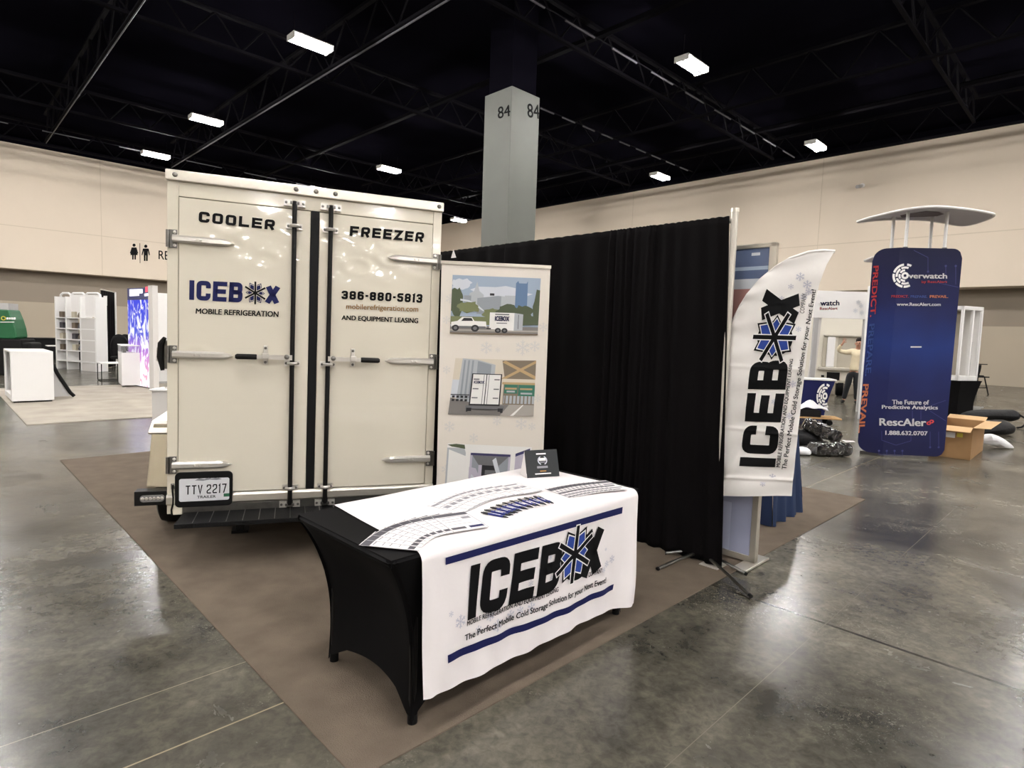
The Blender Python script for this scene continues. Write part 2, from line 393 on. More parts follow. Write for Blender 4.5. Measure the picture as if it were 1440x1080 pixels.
def arcband(cx, cy, r0, r1, a0, a1, n=6):
    vs = []
    for i in range(n + 1):
        a = math.radians(a0 + (a1 - a0) * i / n); vs += [(cx + r0 * math.cos(a), cy + r0 * math.sin(a)), (cx + r1 * math.cos(a), cy + r1 * math.sin(a))]
    return vs, [(2 * i, 2 * i + 1, 2 * i + 3, 2 * i + 2) for i in range(n)]
def snow_logo(ink='black_ink', fill='blue', edge='white_ink'):   # six bars and six lozenges in [-1,1]; (shape, colour, layer)
    out = []
    def kite(a, s, g):
        a = math.radians(a); ca, sa = math.cos(a), math.sin(a)
        pts = [(.13 - g, 0), (.53, -.29 - g * .9), (.9 + g * 1.6, 0), (.53, .29 + g * .9)]
        return pgon([(x * s * ca - y * s * sa, x * s * sa + y * s * ca) for x, y in pts])
    for a in (0, 60, 120, 180, 240, 300):
        s = 1.0 if a % 180 else .82
        out.append((kite(a, s, .07), ink, 1)); out.append((kite(a, s, .0), edge, 2)); out.append((kite(a, s, -.045), fill, 3))
    for a in (30, 90, 150):
        ar = math.radians(a); d = Vector((math.cos(ar), math.sin(ar))); n = Vector((-d.y, d.x))
        for k, (hw, ln) in enumerate(((.115, 1.04), (.08, 1.0))):
            out.append((pgon([tuple(-d * ln - n * hw), tuple(d * ln - n * hw), tuple(d * ln + n * hw), tuple(-d * ln + n * hw)]), edge if k == 0 else ink, 4 + k))
    return out
def flake(r=1):                                                  # little snowflake ornament in [-1,1]
    vs = []; fs = []
    def bar(p, q, t):
        g = ribbon([p, q], t); n = len(vs); vs.extend(g[0]); fs.extend([tuple(i + n for i in f) for f in g[1]])
    for a in range(0, 360, 60):
        ar = math.radians(a + 30); c, s = math.cos(ar), math.sin(ar); R = lambda x, y: (x * c - y * s, x * s + y * c)
        bar((0, 0), R(1, 0), .13); bar(R(.55, 0), R(.82, .27), .11); bar(R(.55, 0), R(.82, -.27), .11); bar(R(.3, 0), R(.45, .16), .09); bar(R(.3, 0), R(.45, -.16), .09)
    return vs, fs
def ring_logo():                                                 # broken concentric rings
    out = []
    for r0, r1, segs in ((.82, 1.0, ((100, 165), (172, 215), (222, 262), (268, 300), (62, 84))), (.58, .75, ((70, 120), (128, 190), (200, 240), (250, 300))), (.36, .52, ((95, 150), (165, 215), (225, 275))), (.12, .3, ((0, 180), (180, 360)))):
        for a0, a1 in segs: out.append(arcband(0, 0, r0, r1, a0, a1))
    return out

# ------------------------------------------------------------------ the hall
def ebox(mb, a0, a1, b0, b1, z0, z1, k):
    vs = [E(a, b, z) for z in (z0, z1) for b in (b0, b1) for a in (a0, a1)]
    mb.raw(vs, [(0, 2, 3, 1), (4, 5, 7, 6), (0, 1, 5, 4), (2, 6, 7, 3), (0, 4, 6, 2), (1, 3, 7, 5)], k)
WR, WL, LO, SOF = 34.4, 45.4, -26.0, 4.5
LB = -72.0
b = MB(); ebox(b, LO - .4, WR + 2, LB - .4, WL + 2, -.2, 0, 'concrete'); struct(b.build('floor'))
b = MB(); ebox(b, LO - .4, WR + 2, LB - .4, WL + 2, 12.1, 12.3, 'ceiling_black'); struct(b.build('ceiling'))
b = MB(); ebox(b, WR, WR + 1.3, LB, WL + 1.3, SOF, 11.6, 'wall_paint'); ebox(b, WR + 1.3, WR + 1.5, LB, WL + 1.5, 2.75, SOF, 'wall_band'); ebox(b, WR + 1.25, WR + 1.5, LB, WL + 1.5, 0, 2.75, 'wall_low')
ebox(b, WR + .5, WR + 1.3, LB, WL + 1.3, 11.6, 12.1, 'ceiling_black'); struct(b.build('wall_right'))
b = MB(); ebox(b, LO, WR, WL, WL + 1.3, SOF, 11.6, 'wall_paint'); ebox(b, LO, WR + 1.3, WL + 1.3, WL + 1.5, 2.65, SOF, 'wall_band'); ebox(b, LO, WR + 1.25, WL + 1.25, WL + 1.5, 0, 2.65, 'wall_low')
ebox(b, LO, WR + .5, WL + .5, WL + 1.3, 11.6, 12.1, 'ceiling_black'); struct(b.build('wall_left'))
b = MB(); ebox(b, LO - .3, LO, LB, WL + 1.5, 0, 12.1, 'wall_paint'); struct(b.build('wall_near'))
b = MB(); ebox(b, LO, WR + 1.5, LB - .3, LB, 0, 12.1, 'wall_paint'); struct(b.build('wall_back'))
b = MB(); ebox(b, WR - .012, WR, LO, WL, 6.93, 6.97, 'seam'); struct(b.build('trim_1'))
b = MB(); ebox(b, LO, WR, WL - .012, WL, 6.93, 6.97, 'seam'); struct(b.build('trim_2'))
n_ = 3
for c in (12.0, 24.0, 35.0):
    b = MB(); ebox(b, WR - .008, WR, c, c + .03, SOF, 11.6, 'seam'); struct(b.build('trim_%d' % n_)); n_ += 1
for c in (-4.0, 8.0, 20.0):
    b = MB(); ebox(b, c, c + .03, WL - .008, WL, SOF, 11.6, 'seam'); struct(b.build('trim_%d' % n_)); n_ += 1
# roof trusses: girders along one hall axis, joists along the other
def truss(p, q, h, lab):
    global n_
    p = Vector(p); q = Vector(q); mb = MB(); up = Vector((0, 0, h)); L = (q - p).length; N = max(4, int(L / (h * 1.6)))
    mb.tube([p, q], .07, 'truss_black', 4); mb.tube([p + up, q + up], .09, 'truss_black', 4)
    for i in range(N):
        a = p.lerp(q, i / N); c = p.lerp(q, (i + .5) / N); d = p.lerp(q, (i + 1) / N)
        mb.tube([a, c + up], .035, 'truss_black', 4, False); mb.tube([c + up, d], .035, 'truss_black', 4, False)
    struct(mb.build('trim_%d' % n_)); n_ += 1
for a in (-7, 4.6, 10.3, 22.5, 31.0): truss(E(a, LO, 10.6), E(a, WL - 6.5, 10.6), 1.3, 0)
for c in (-6, 5.0, 13.0, 21.5, 33.2, 40.5): truss(E(LO, c, 10.75), E(WR - 4, c, 10.75), 1.0, 0)
for a in (-1.5, 15.8, 27.6): 
    mb = MB(); mb.tube([E(a, LO, 11.3), E(a, WL - 2, 11.3)], .12, 'truss_black', 6); struct(mb.build('trim_%d' % n_)); n_ += 1
# lit conduit and sprinkler runs, in lengths
for c, z, a0, a1, seg, r in ((11.8, 10.5, 11, 30, 2.2, .03), (36.6, 10.5, -2, 30, 3.1, .025), (16.6, 10.4, 16, 29, 1.3, .03), (1.5, 10.4, 18, 29, 1.5, .03)):
    mb = MB(); x = a0
    while x < a1:
        mb.tube([E(x, c, z), E(x + seg * .6, c, z)], r, 'conduit', 6); x += seg
    mb.tube([E(a0, c, z + .04), E(a1, c, z + .04)], .02, 'truss_black', 5)
    struct(mb.build('trim_%d' % n_)); n_ += 1
mb = MB(); mb.tube([E(10.3, LO, 10.5), E(10.3, WL - 6.5, 10.5)], .03, 'conduit', 6); struct(mb.build('trim_%d' % n_)); n_ += 1
mb = MB(); mb.tube([E(4.6, LO, 10.48), E(4.6, WL - 6.5, 10.48)], .02, 'conduit', 6); struct(mb.build('trim_%d' % n_)); n_ += 1

# ceiling lights on the lamp grid
LAB = {(8.44, 17.65): 'largest lit ceiling light at upper left, above the trailer doors', (17.06, 10.0): 'large lit ceiling light at upper right of the column',
       (8.53, 27.28): 'second lit ceiling light from the left, beside the long roof beam', (8.51, 34.84): 'leftmost lit ceiling light, above the left wall edge',
       (17.57, 27.67): 'lit ceiling light just above the trailer freezer door', (27.38, 17.54): 'small lit ceiling light right of the column near the right wall top',
       (27.24, 9.89): 'rightmost lit ceiling light beside the top of the right wall', (28.63, 35.5): 'small far lit ceiling light between trailer and column'}
proto = None
def ceiling_light(a, c, lab, group=None):
    global proto
    Mx = frame(E(a, c, 10.0), ANG)
    if proto is None:
        t = thing('ceiling_light', lab, 'ceiling light', Mx, 'ceiling lights in the dark roof')
        h = MB(); h.box(-.60, .60, -.24, .24, .08, .12, 'lamp_body'); h.box(-.60, .60, -.02, .02, -.03, .08, 'truss_black')
        for s in (-1, 1): h.box(s * .60 - .02, s * .60 + .02, -.24, .24, -.05, .12, 'lamp_body')
        h.build('housing', t)
        for s in (-1, 1):
            d = MB(); d.tube([(-.57, s * .14, 0), (.57, s * .14, 0)], .06, 'lamp_glow', 10); d.build('lit_tube', t)
        for s in (-1, 1): r = MB(); r.tube([(s * .5, 0, .12), (s * .5, 0, .75)], .012, 'truss_black', 6); r.build('hanging_rod', t)
        proto = t; return t
    t = proto.copy(); COL.objects.link(t); t.matrix_world = Mx; t['label'] = lab
    t['group'] = group or 'ceiling lights in the dark roof'
    for ch in proto.children:
        k = ch.copy(); COL.objects.link(k); k.parent = t
    return t
for (a, c), lab in LAB.items(): ceiling_light(a, c, lab)
for a in (-17, -8.5, 0, 8.5, 17.3, 27.3):
    for c in (-66, -50, -34, -18, -6.5, 1, 10, 17.6, 27.5, 35):
        if any(abs(a - p) < 1.6 and abs(c - q) < 1.6 for p, q in LAB): continue
        ceiling_light(a, c, 'ceiling light hidden from this view elsewhere over the hall', 'ceiling lights out of view')

# numbered column
CM = frame(E(13.0, 13.7, 0), ANG)
t = thing('column', 'tall grey square column numbered 84 rising behind the trailer', 'column', CM)
b = MB(); b.box(-.04, 1.2, -.04, 1.2, 0, 9.15, 'column_paint'); b.build('shaft', t, bevel=.02)
b = MB(); b.box(.05, 1.1, .05, 1.1, 9.15, 12.1, 'ceiling_black'); b.build('column_head', t)
b = MB()
X_ = hit(CM, 714, 150, -.045)            # left face looks along -e2, right face along -e1 in the column frame
def onface(x, y, ax):
    I = CM.inverted(); o = I @ O; v = I.to_3x3() @ ray(x, y)
    return o + v * ((-.045 - o[ax]) / v[ax])
for q, ax in (([(742, 165), (759, 167.5), (758, 147.5), (741, 145)], 1), ([(700, 167.5), (718, 163), (717, 147), (700, 150.5)], 0)):
    b.flat(text('84', .012), quadmap([onface(x, y, ax) for x, y in q]), 'black_ink')
b.build('number', t)

# restroom sign and small camera on the upper walls
WM = frame(E(0, WL, 0), ANG)
t = thing('restroom_sign', 'black restroom pictograms with lettering on the upper left wall', 'sign', frame(WM @ hit(WM, 205, 356, 0), ANG))
SM = t.matrix_world.copy()
def person_icon(mb, cx, top, bot, hw, skirt):
    H = lambda x, y: hit(SM, x, y, -.015); h = bot - top
    mb.flat(disc(0, 0, 1, 1), lambda x, y: H(cx + x * h * .1, top + h * .1 - y * h * .1), 'black_ink')
    body = [(-.42, .24), (.42, .24), (.62, .62), (.5, .66), (.3, .38), (.3, .62), (.28, 1), (.04, 1), (.04, .66), (-.04, .66), (-.04, 1), (-.28, 1), (-.3, .62), (-.3, .38), (-.5, .66), (-.62, .62)]
    if skirt: body = [(-.35, .24), (.35, .24), (.62, .6), (.5, .64), (.34, .42), (.55, .72), (.28, .72), (.28, 1), (.06, 1), (.06, .72), (-.06, .72), (-.06, 1), (-.28, 1), (-.28, .72), (-.55, .72), (-.34, .42), (-.5, .64), (-.62, .6)]
    mb.face([H(cx + x * hw, top + y * h) for x, y in body], 'black_ink')
b = MB(); person_icon(b, 188.5, 342.5, 365, 9.5, True); b.build('pictogram_woman', t)
b = MB(); person_icon(b, 205, 344, 367, 9.5, False); b.build('pictogram_man', t)
b = MB(); b.face([hit(SM, x, y, -.015) for x, y in ((196.2, 342), (197, 342), (197.4, 370), (196.6, 370))], 'black_ink'); b.build('divider_line', t)
b = MB(); b.flat(text('RESTROOMS', .01), quadmap([hit(SM, 223, 364.5, -.015), hit(SM, 300, 371, -.015), hit(SM, 300, 358, -.015), hit(SM, 223, 352, -.015)]), 'black_ink'); b.build('lettering', t)
RM = frame(E(WR, 0, 0), ANG + PI / 2)
def onright(x, y, d=0): return RM @ hit(RM, x, y, d)
def wall_gadget(x, y, lab):
    p = onright(x, y); t = thing('security_camera', lab, 'camera', frame(p, ANG + PI / 2))
    b = MB(); b.lathe([(.11, 0), (.11, .08), (.07, .12)], (0, 0, 0), 'counter_white', 14, 'y'); b.build('mount', t)
    b = MB(); b.tube([(0, .1, -.02), (.04, .28, -.08), (.1, .5, -.14)], [.06, .09, .09], 'counter_shade', 12); b.build('camera_body', t)
    return t
wall_gadget(1213, 261, 'small white security camera mounted on the right upper wall')

# ------------------------------------------------------------------ floor coverings
b = MB(); ebox(b, 1.03, 6.94, 1.77, 8.33, 0, .006, 'carpet'); tag(b.build('carpet'), 'brown booth carpet under the trailer and the draped table', 'carpet')
b = MB(); ebox(b, 1.02, 8.2, 11.4, 17.7, 0, .012, 'rug'); tag(b.build('rug'), 'pale grey patterned rug under the white counters at far left', 'rug')

# ------------------------------------------------------------------ the trailer
TA = .3538; TW = 1.806
TM = frame((-2.289, 3.917, 0), TA, .013)
gl = lambda s: .0131 * s                     # the trailer leans a touch; wheels and jacks follow the floor
tr = thing('cargo_trailer', 'white twin-axle refrigeration trailer with cooler and freezer rear doors', 'trailer', TM)
H = lambda x, y, d=0: hit(TM, x, y, d)
def strip(s0, s1, y0, y1, z0, z1, k, name, bev=.004): b = MB(); b.box(s0, s1, y0, y1, z0, z1, k); return b.build(name, tr, bevel=bev)
strip(.0, TW, .05, 2.85, .33, 2.55, 'gelcoat', 'body', .01)
fr = MB(); fr.box(0, .064, 0, .05, .31, 2.505, 'gelcoat'); fr.box(TW - .064, TW, 0, .05, .31, 2.505, 'gelcoat'); fr.box(.064, TW - .064, 0.004, .05, 2.412, 2.505, 'gelcoat'); fr.build('rear_frame', tr, bevel=.004)
rail = strip(-.008, TW + .008, -.022, .06, 2.505, 2.572, 'alu', 'top_rail', .006)
for s in (.048, .779, .909, 1.037, TW - .028):
    b = MB(); b.lathe([(.016, -.022), (.016, -.026), (.011, -.034), (.004, -.036)], (s, 0, 2.54), 'steel', 14, 'y'); b.build('bolt', rail, True)
b = MB(); b.prism([(0, -.02, .446), (0, -.032, .43), (0, -.032, .385), (0, -.012, .372), (0, .05, .372), (0, .05, .446)], (TW, 0, 0), 'alu'); 
sill = b.build('door_sill', tr, bevel=.003)
strip(.075, TW - .06, -.006, .06, .305, .372, 'steel', 'rear_beam')
strip(.879, .934, -.012, .05, .372, 2.41, 'rubber', 'door_gasket', .004)
def rounded_panel(mb, x0, x1, z0, z1, y, k):
    mb.box(x0, x1, y, .045, z0, z1, k)
for nm, x0, x1 in (('cooler_door', .068, .876), ('freezer_door', .937, TW - .068)):
    b = MB(); W_, Hh = x1 - x0, 2.404 - .45
    dim = [(x0 + .1 if x0 < .5 else x1 - .1, z, .0065) for z in (2.135, 1.386)] + [(x0 + .3 if x0 < .5 else x1 - .3, z, .0055) for z in (2.135, 2.25)] + [(.6 if x0 < .5 else 1.2, 2.05, .005)]
    def fn(u, v):                            # thin skin: shallow dents round the upper hinges and long ripples above
        x = x0 + .004 + u * (W_ - .008); z = .454 + v * (Hh - .008)
        k = max(0, min(1, (z - 1.85) / .2)) * max(0, min(1, (2.38 - z) / .08)); y = .0
        y += k * (.0016 * math.sin(x * 11 + z * 9) * math.sin(z * 31 + x * 5) * 1.6 + .0018 * math.sin(x * 23 - z * 12 + 1))
        for cx, cz, am in dim:
            q = ((x - cx) / .085) ** 2 + ((z - cz) / .05) ** 2; y += am * math.exp(-q) * math.cos(2.2 * q)
        y += .0012 * math.exp(-((z - 1.05) / .02) ** 2)
        return (x, -.0125 + y * .8, z)
    b.grid(fn, 60, 150, 'gelcoat_door'); b.box(x0, x1, -.008, .045, .45, 2.404, 'gelcoat')
    d = b.build(nm, tr, True)
# hinges
def hinge(z, side):
    t = MB(); d = 1 if side == 0 else -1; x0 = .0 if side == 0 else TW
    X = lambda s: x0 + d * s
    t.box(min(X(.012), X(.058)), max(X(.012), X(.058)), -.012, 0, z - .058, z + .058, 'steel')
    t.tube([(X(.006), -.012, z - .055), (X(.006), -.012, z + .055)], .012, 'steel', 10)
    prof = [(-.012, -.024), (-.034, -.024), (-.046, -.012), (-.046, .012), (-.034, .024), (-.012, .024)]
    sec = [(.035, 1, 0), (.055, 1, 0), (.30, 1, 0), (.335, .95, 0), (.36, .78, 0), (.395, .12, 0)]
    vs = []; fs = []
    for s, k, _ in sec: vs += [(X(s), -.012 + (y + .012) * (k if k > .5 else .35), z + zz * k) for y, zz in prof]
    n = len(prof)
    for i in range(len(sec) - 1): fs += [(i * n + j, i * n + (j + 1) % n, (i + 1) * n + (j + 1) % n, (i + 1) * n + j) for j in range(n)]
    fs += [tuple(range(n)), tuple(range((len(sec) - 1) * n, len(sec) * n))]
    t.raw(vs, fs, 'chrome')
    for zz in (-.042, .042): t.lathe([(.01, -.012), (.01, -.017), (.004, -.02)], (X(.045), 0, z + zz), 'chrome', 10, 'y')
    for s in (.17, .2, .375): t.lathe([(.008, -.046 if s < .3 else -.024), (.008, -.051 if s < .3 else -.03), (.003, -.053 if s < .3 else -.032)], (X(s), 0, z), 'chrome', 8, 'y')
    return t.build('hinge', tr, True)
for z in (2.135, 1.386, .645):
    for side in (0, 1): hinge(z, side)
# lock rods, their keepers and handles
def keeper(mb, s, z, w=.052):
    mb.box(s - w, s + w, -.026, -.012, z - .02, z + .02, 'chrome')
    mb.tube([(s + .024 * math.cos(a), -.04 - .0 + .024 * math.sin(a), z) for a in [PI * i / 8 for i in range(8, 17)]], .012, 'chrome', 6)
    for q in (-1, 1): mb.lathe([(.009, -.026), (.009, -.03), (.004, -.032)], (s + q * w * .75, 0, z), 'steel', 10, 'y')
for s, dr, lab in ((.772, -1, 'left'), (1.010, 1, 'right')):
    r = MB(); r.tube([(s, -.04, .345), (s, -.04, 2.455)], .0155, 'rod_black', 14); rod = r.build('lock_rod', tr, True)
    for z in (2.288, 1.347, .465): k = MB(); keeper(k, s, z); k.build('rod_bracket', rod, True)
    for z in (2.445, .345):
        k = MB()
        for q in (-1, 1): k.box(s + q * .045 - .024, s + q * .045 + .024, -.028, -.004, z - .022, z + .022, 'chrome'); k.lathe([(.009, -.028), (.009, -.032), (.003, -.034)], (s + q * .055, 0, z), 'steel', 10, 'y')
        k.box(s - .03, s + .03, -.05, -.03, z - .008, z + .008, 'steel'); k.build('rod_cam', rod, True)
    h = MB(); e = s + dr * .225; h.prism([(s, -.05, 1.37), (e, -.056, 1.374), (e, -.056, 1.4), (s, -.05, 1.405)], (0, -.012, 0), 'chrome')
    h.lathe([(.017, -.05), (.017, -.066), (.006, -.07)], (s + dr * .035, 0, 1.392), 'steel', 12, 'y')
    hd = h.build('door_handle', rod, True)
    g = MB(); e2_ = s + dr * .36; g.tube([(e, -.06, 1.387), (e + (e2_ - e) * .05, -.06, 1.387), (e2_ - dr * .012, -.06, 1.386), (e2_, -.06, 1.386)], [.016, .019, .019, .012], 'rod_black', 12); g.build('handle_grip', rod, True)
    k = MB(); hs = s + dr * .172; k.box(hs - .014, hs + .014, -.03, -.012, 1.335, 1.465, 'chrome'); k.box(hs - .02, hs + .02, -.08, -.03, 1.375, 1.412, 'chrome')
    for z in (1.448, 1.35): k.lathe([(.01, -.03), (.01, -.036), (.004, -.039)], (hs, 0, z), 'steel', 10, 'y')
    k.build('handle_hasp', rod, bevel=.003)
# rear lettering
def lettering(name, items, off=-.0165, parent=tr, HH=None):
    HH = HH or H
    for shape, q, k in items: b = MB(); b.flat(shape, quadmap([HH(x, y, off) for x, y in q]), k); b.build(name, parent)
lettering('cooler_lettering', [(block('COOLER', .82, .25, .2), [(279, 313), (386, 324.5), (387, 309.5), (280, 297)], 'black_ink')])
lettering('freezer_lettering', [(block('FREEZER', .78, .25, .2), [(491.5, 332.5), (595, 341.5), (597, 327), (492.5, 317.5)], 'black_ink')])
b = MB()
for (p0, p1, wd) in (('ICEB', (266.5, 342), 0),):
    b.flat(block('ICEB', .66, .225, .1), quadmap([H(x, y, -.0162) for x, y in ((266, 421.5), (340.5, 425.5), (342.5, 397.5), (266.5, 394))]), 'navy')
b.flat(block('X', .8, .29), quadmap([H(x, y, -.0162) for x, y in ((372, 427), (392.5, 428.3), (394.5, 402), (374, 401))]), 'navy')
c = H(359, 412, -.0162); R_ = (H(359, 396, -.0162) - c).length
for shape, k, l in snow_logo('navy', 'navy', 'gelcoat'):
    b.flat(shape, lambda x, y, l=l: c + Vector((x * R_ * .95, -.0006 * l, y * R_)), 'black_ink' if l == 5 else k)
b.build('snowflake_logo', tr)
lettering('refrigeration_lettering', [(text('MOBILE REFRIGERATION', .03), [(275, 441), (391.5, 446), (392, 438), (275.5, 433.5)], 'black_ink')])
lettering('phone_number', [(block('386-880-5813', .66, .24, .16), [(480, 420.5), (593.5, 426), (594.5, 412.5), (480.5, 407.5)], 'black_ink')])
lettering('web_address', [(text('mobilerefrigeration.com', .015), [(486.5, 436.5), (588, 440.8), (588.5, 430.8), (487, 427)], 'gold_ink')])
lettering('leasing_lettering', [(text('AND EQUIPMENT LEASING', .03), [(480, 451), (588, 456), (588.3, 447.5), (480.5, 443.3)], 'black_ink')])
# licence plate
b = MB()
def rrect(x0, x1, z0, z1, r, n=5):
    return [(cx + r * math.cos(a0 + PI / 2 * i / n), cz + r * math.sin(a0 + PI / 2 * i / n)) for cx, cz, a0 in ((x1 - r, z1 - r, 0), (x0 + r, z1 - r, PI / 2), (x0 + r, z0 + r, PI), (x1 - r, z0 + r, 1.5 * PI)) for i in range(n + 1)]
b.prism([(x, -.014, z) for x, z in rrect(.052, .402, .36, .598, .03)], (0, -.02, 0), 'rubber'); pf = b.build('plate_frame', tr, bevel=.004)
b = MB(); b.prism([(x, -.0345, z) for x, z in rrect(.078, .382, .401, .555, .012)], (0, -.002, 0), 'plate_white'); lp = b.build('license_plate', tr)
b = MB(); b.flat(block('TTV 2217', .5, .13, .16), quadmap([H(x, y, -.0372) for x, y in ((261, 697.3), (318.3, 694.3), (319, 678.4), (261.2, 681.6))]), 'black_ink')
b.flat(text('TRAILER', .02), quadmap([H(x, y, -.0372) for x, y in ((277, 701), (303.5, 699.7), (303.5, 696.2), (277, 697.3))]), 'black_ink')
b.flat(pgon([(0, .3), (.15, .9), (.35, .6), (.5, 1), (.62, .7), (.85, .95), (1, .4), (.8, .2), (.55, .4), (.3, .1)]), quadmap([H(x, y, -.0372) for x, y in ((274, 677), (312, 675.5), (312, 671), (274, 672.5))]), 'grey_ink')
b.build('plate_lettering', lp)
b = MB(); b.flat(rect(0, 0, 1, 1), quadmap([H(x, y, -.0375) for x, y in ((314.5, 698.5), (322.5, 698), (322.5, 693.5), (314.5, 694))]), 'sticker_green'); b.build('registration_sticker', lp)
# step, lamps, fender, wheels, side latch
b = MB(); b.prism([(.10, -.005, .318), (.085, -.27, .318), (TW - .11, -.27, .318), (TW - .12, -.005, .318)], (0, 0, -.03), 'step_black'); st = b.build('rear_step', tr, bevel=.003)
for i in range(1, 17):
    b = MB(); s = .09 + i * .098; b.box(s - .0025, s + .0025, -.262, -.012, .318, .3205, 'steel'); b.build('tread_bar', st)
b = MB(); b.box(-.19, -.0, .0, .09, .375, .472, 'rod_black'); tl = b.build('tail_light_bracket', tr, bevel=.004)
b = MB(); b.prism([(x, -.002, z) for x, z in rrect(-.155, -.012, .402, .448, .02)], (0, -.008, 0), 'lens')
for i in range(6): b.lathe([(.011, -.0105), (.007, -.013)], (-.14 + i * .0225, 0, .425), 'chrome', 10, 'y')
b.build('light_lens', tl)
b = MB(); b.prism([(-.14, .10, .472), (-.125, .2, .84), (-.125, .25, .885), (-.125, 1.9, .885), (-.125, 2.1, .47), (-.125, 2.0, .47), (-.125, 1.86, .80), (-.125, .32, .80), (-.14, .19, .472)], (.125, 0, 0), 'brushed'); 
b.prism([(-.145, .17, .835), (-.145, .3, .90), (-.145, 1.86, .90), (-.145, 1.86, .885), (-.145, .3, .885), (-.145, .19, .822)], (.145, 0, 0), 'alu'); b.build('fender', tr, bevel=.004)
def wheel(sx, y):
    w_ = MB(); R = .30 + gl(sx); w_.lathe([(.17, -.09), (.26, -.1), (R - .01, -.085), (R, -.05), (R, .05), (R - .01, .085), (.26, .1), (.17, .09)], (sx, y, R + .007), 'rubber', 32, 'x'); ti = w_.build('wheel', tr, True)
    w_ = MB(); w_.lathe([(.02, -.07), (.06, -.075), (.15, -.05), (.175, -.095), (.175, .095), (.15, .05), (.05, .07)], (sx, y, R + .007), 'steel', 24, 'x'); w_.build('wheel_rim', ti, True)
for y in (.9, 1.55):
    wheel(-.105 + .02, y); wheel(TW + .085, y)
b = MB()
for s in (.3, TW - .3): b.box(s - .05, s + .05, .3, 2.7, .2, .33, 'rod_black')
for y in (.9, 1.55): b.tube([(.0, y, .26), (TW, y, .26)], .035, 'rod_black', 8)
b.build('chassis', tr)
for s in (.42, TW - .42):
    b = MB(); b.box(s - .03, s + .03, .44, .5, .03 + gl(s), .305, 'rod_black'); b.box(s - .06, s + .06, .41, .53, .009 + gl(s + .06), .03 + gl(s), 'rod_black'); b.build('stabilizer_jack', tr)
b = MB(); b.box(-.05, 0, .12, .22, 1.28, 1.47, 'steel'); b.tube([(-.03, .1, 1.49), (-.055, .11, 1.45), (-.06, .12, 1.36), (-.045, .11, 1.27)], [.012, .02, .022, .012], 'rod_black', 8); b.tube([(-.07, .15, 1.42), (-.07, .15, 1.33)], .018, 'chrome', 8); b.build('side_latch', tr, True)
b = MB(); p = [H(243, 682, -.02), H(242.5, 690, -.028), H(243.5, 700, -.03), H(243.2, 709, -.03), H(241, 717, -.03), H(241.5, 724, -.028)]; b.tube(p, .006, 'rod_black', 6); b.tube([H(242.5, 680, -.01), H(243, 688, -.02)], .011, 'steel', 8); b.build('safety_cord', tr, True)
q = H(250, 716, -.012); b = MB(); b.box(q.x - .028, q.x + .028, -.026, -.002, q.z - .036, q.z + .036, 'gelcoat'); b.build('junction_cover', tr, bevel=.006)

# ------------------------------------------------------------------ display table, cloth and what lies on it
TBA = math.atan2(.7153, .6988)
TBM = frame((-.33, 2.233, 0), TBA)                 # x along the front edge, y towards the back
HB = lambda x, y, d=0: hit(TBM, x, y, d)
S0, S1, TD, TZ = -.135, 1.565, .765, .735
tb = thing('folding_table', 'folding table in a fitted black stretch cover on the booth carpet', 'table', TBM)
feet = [(S0 + .165, .07), (S1 - .105, .07), (S1 - .105, TD - .07), (S0 + .165, TD - .07)]
def cover():
    mb = MB(); r = .05; top = []; N = 24; corners = [(S0, 0), (S1, 0), (S1, TD), (S0, TD)]; fw = .035
    foot = []
    for k, (fx, fy) in enumerate(feet): foot.append((fx, fy))
    for k in range(4):
        a = Vector(corners[k]); c = Vector(corners[(k + 1) % 4]); fa = Vector(foot[k]); fc = Vector(foot[(k + 1) % 4])
        d = (c - a).normalized(); n = Vector((d.y, -d.x)); L = (c - a).length
        def fn(u, v, a=a, c=c, fa=fa, fc=fc, d=d, n=n, L=L):
            # u along this side, v from the rim (0) to the hem (1)
            e = .04 / L; uu = min(max(u, 0), 1)
            tp = a.lerp(c, uu)
            cr = max(0, 1 - uu * L / r) ** 2 + max(0, 1 - (1 - uu) * L / r) ** 2
            tp = tp - n * (.018 * cr)
            Lf = (fc - fa).length; g = .04
            s = uu * (Lf + g) - g / 2
            bp = fa + d * s + n * .02
            mid = max(0.0, min(1.0, (uu * L - .045) / (L - .09)))
            arch = min(1.0, (min(uu, 1 - uu) * L / .16)) ** .55
            hz = .012 + arch * (.075 + .035 * math.sin(PI * mid)) * (1.0 if L < 1 else 1.35)
            sag = math.sin(PI * mid)
            bow = math.sin(PI * min(1, v)) * (.012 + .03 * sag) + v * .035 * sag
            w_ = 1 - (1 - v) ** 3 + .06 * math.sin(PI * v)
            # towards the corners the fabric runs straight to the foot
            p = tp.lerp(bp, w_) - n * bow
            z = TZ - .012 + (hz - TZ + .012) * v
            return (p.x, p.y, z)
        mb.grid(fn, N if L < 1 else 44, 26, 'spandex')
        def rim(u, v, fn=fn, n=n):
            x, y, z = fn(u, 0); q = (1 - v); ang = v * PI / 2
            return (x - n.x * .012 * math.sin(ang), y - n.y * .012 * math.sin(ang), z + .012 * (1 - math.cos(ang)))
        mb.grid(rim, N if L < 1 else 44, 4, 'spandex')
    mb.box(S0 + .011, S1 - .011, .011, TD - .011, TZ - .03, TZ, 'spandex')
    return mb.build('stretch_cover', tb, True, weld=True)
cover()
for fx, fy in feet:
    b = MB(); b.tube([(fx, fy, .0065), (fx, fy, .6)], .016, 'rod_black', 10); b.tube([(fx, fy, .0065), (fx, fy, .045)], .021, 'rubber', 12); b.build('leg', tb, True)
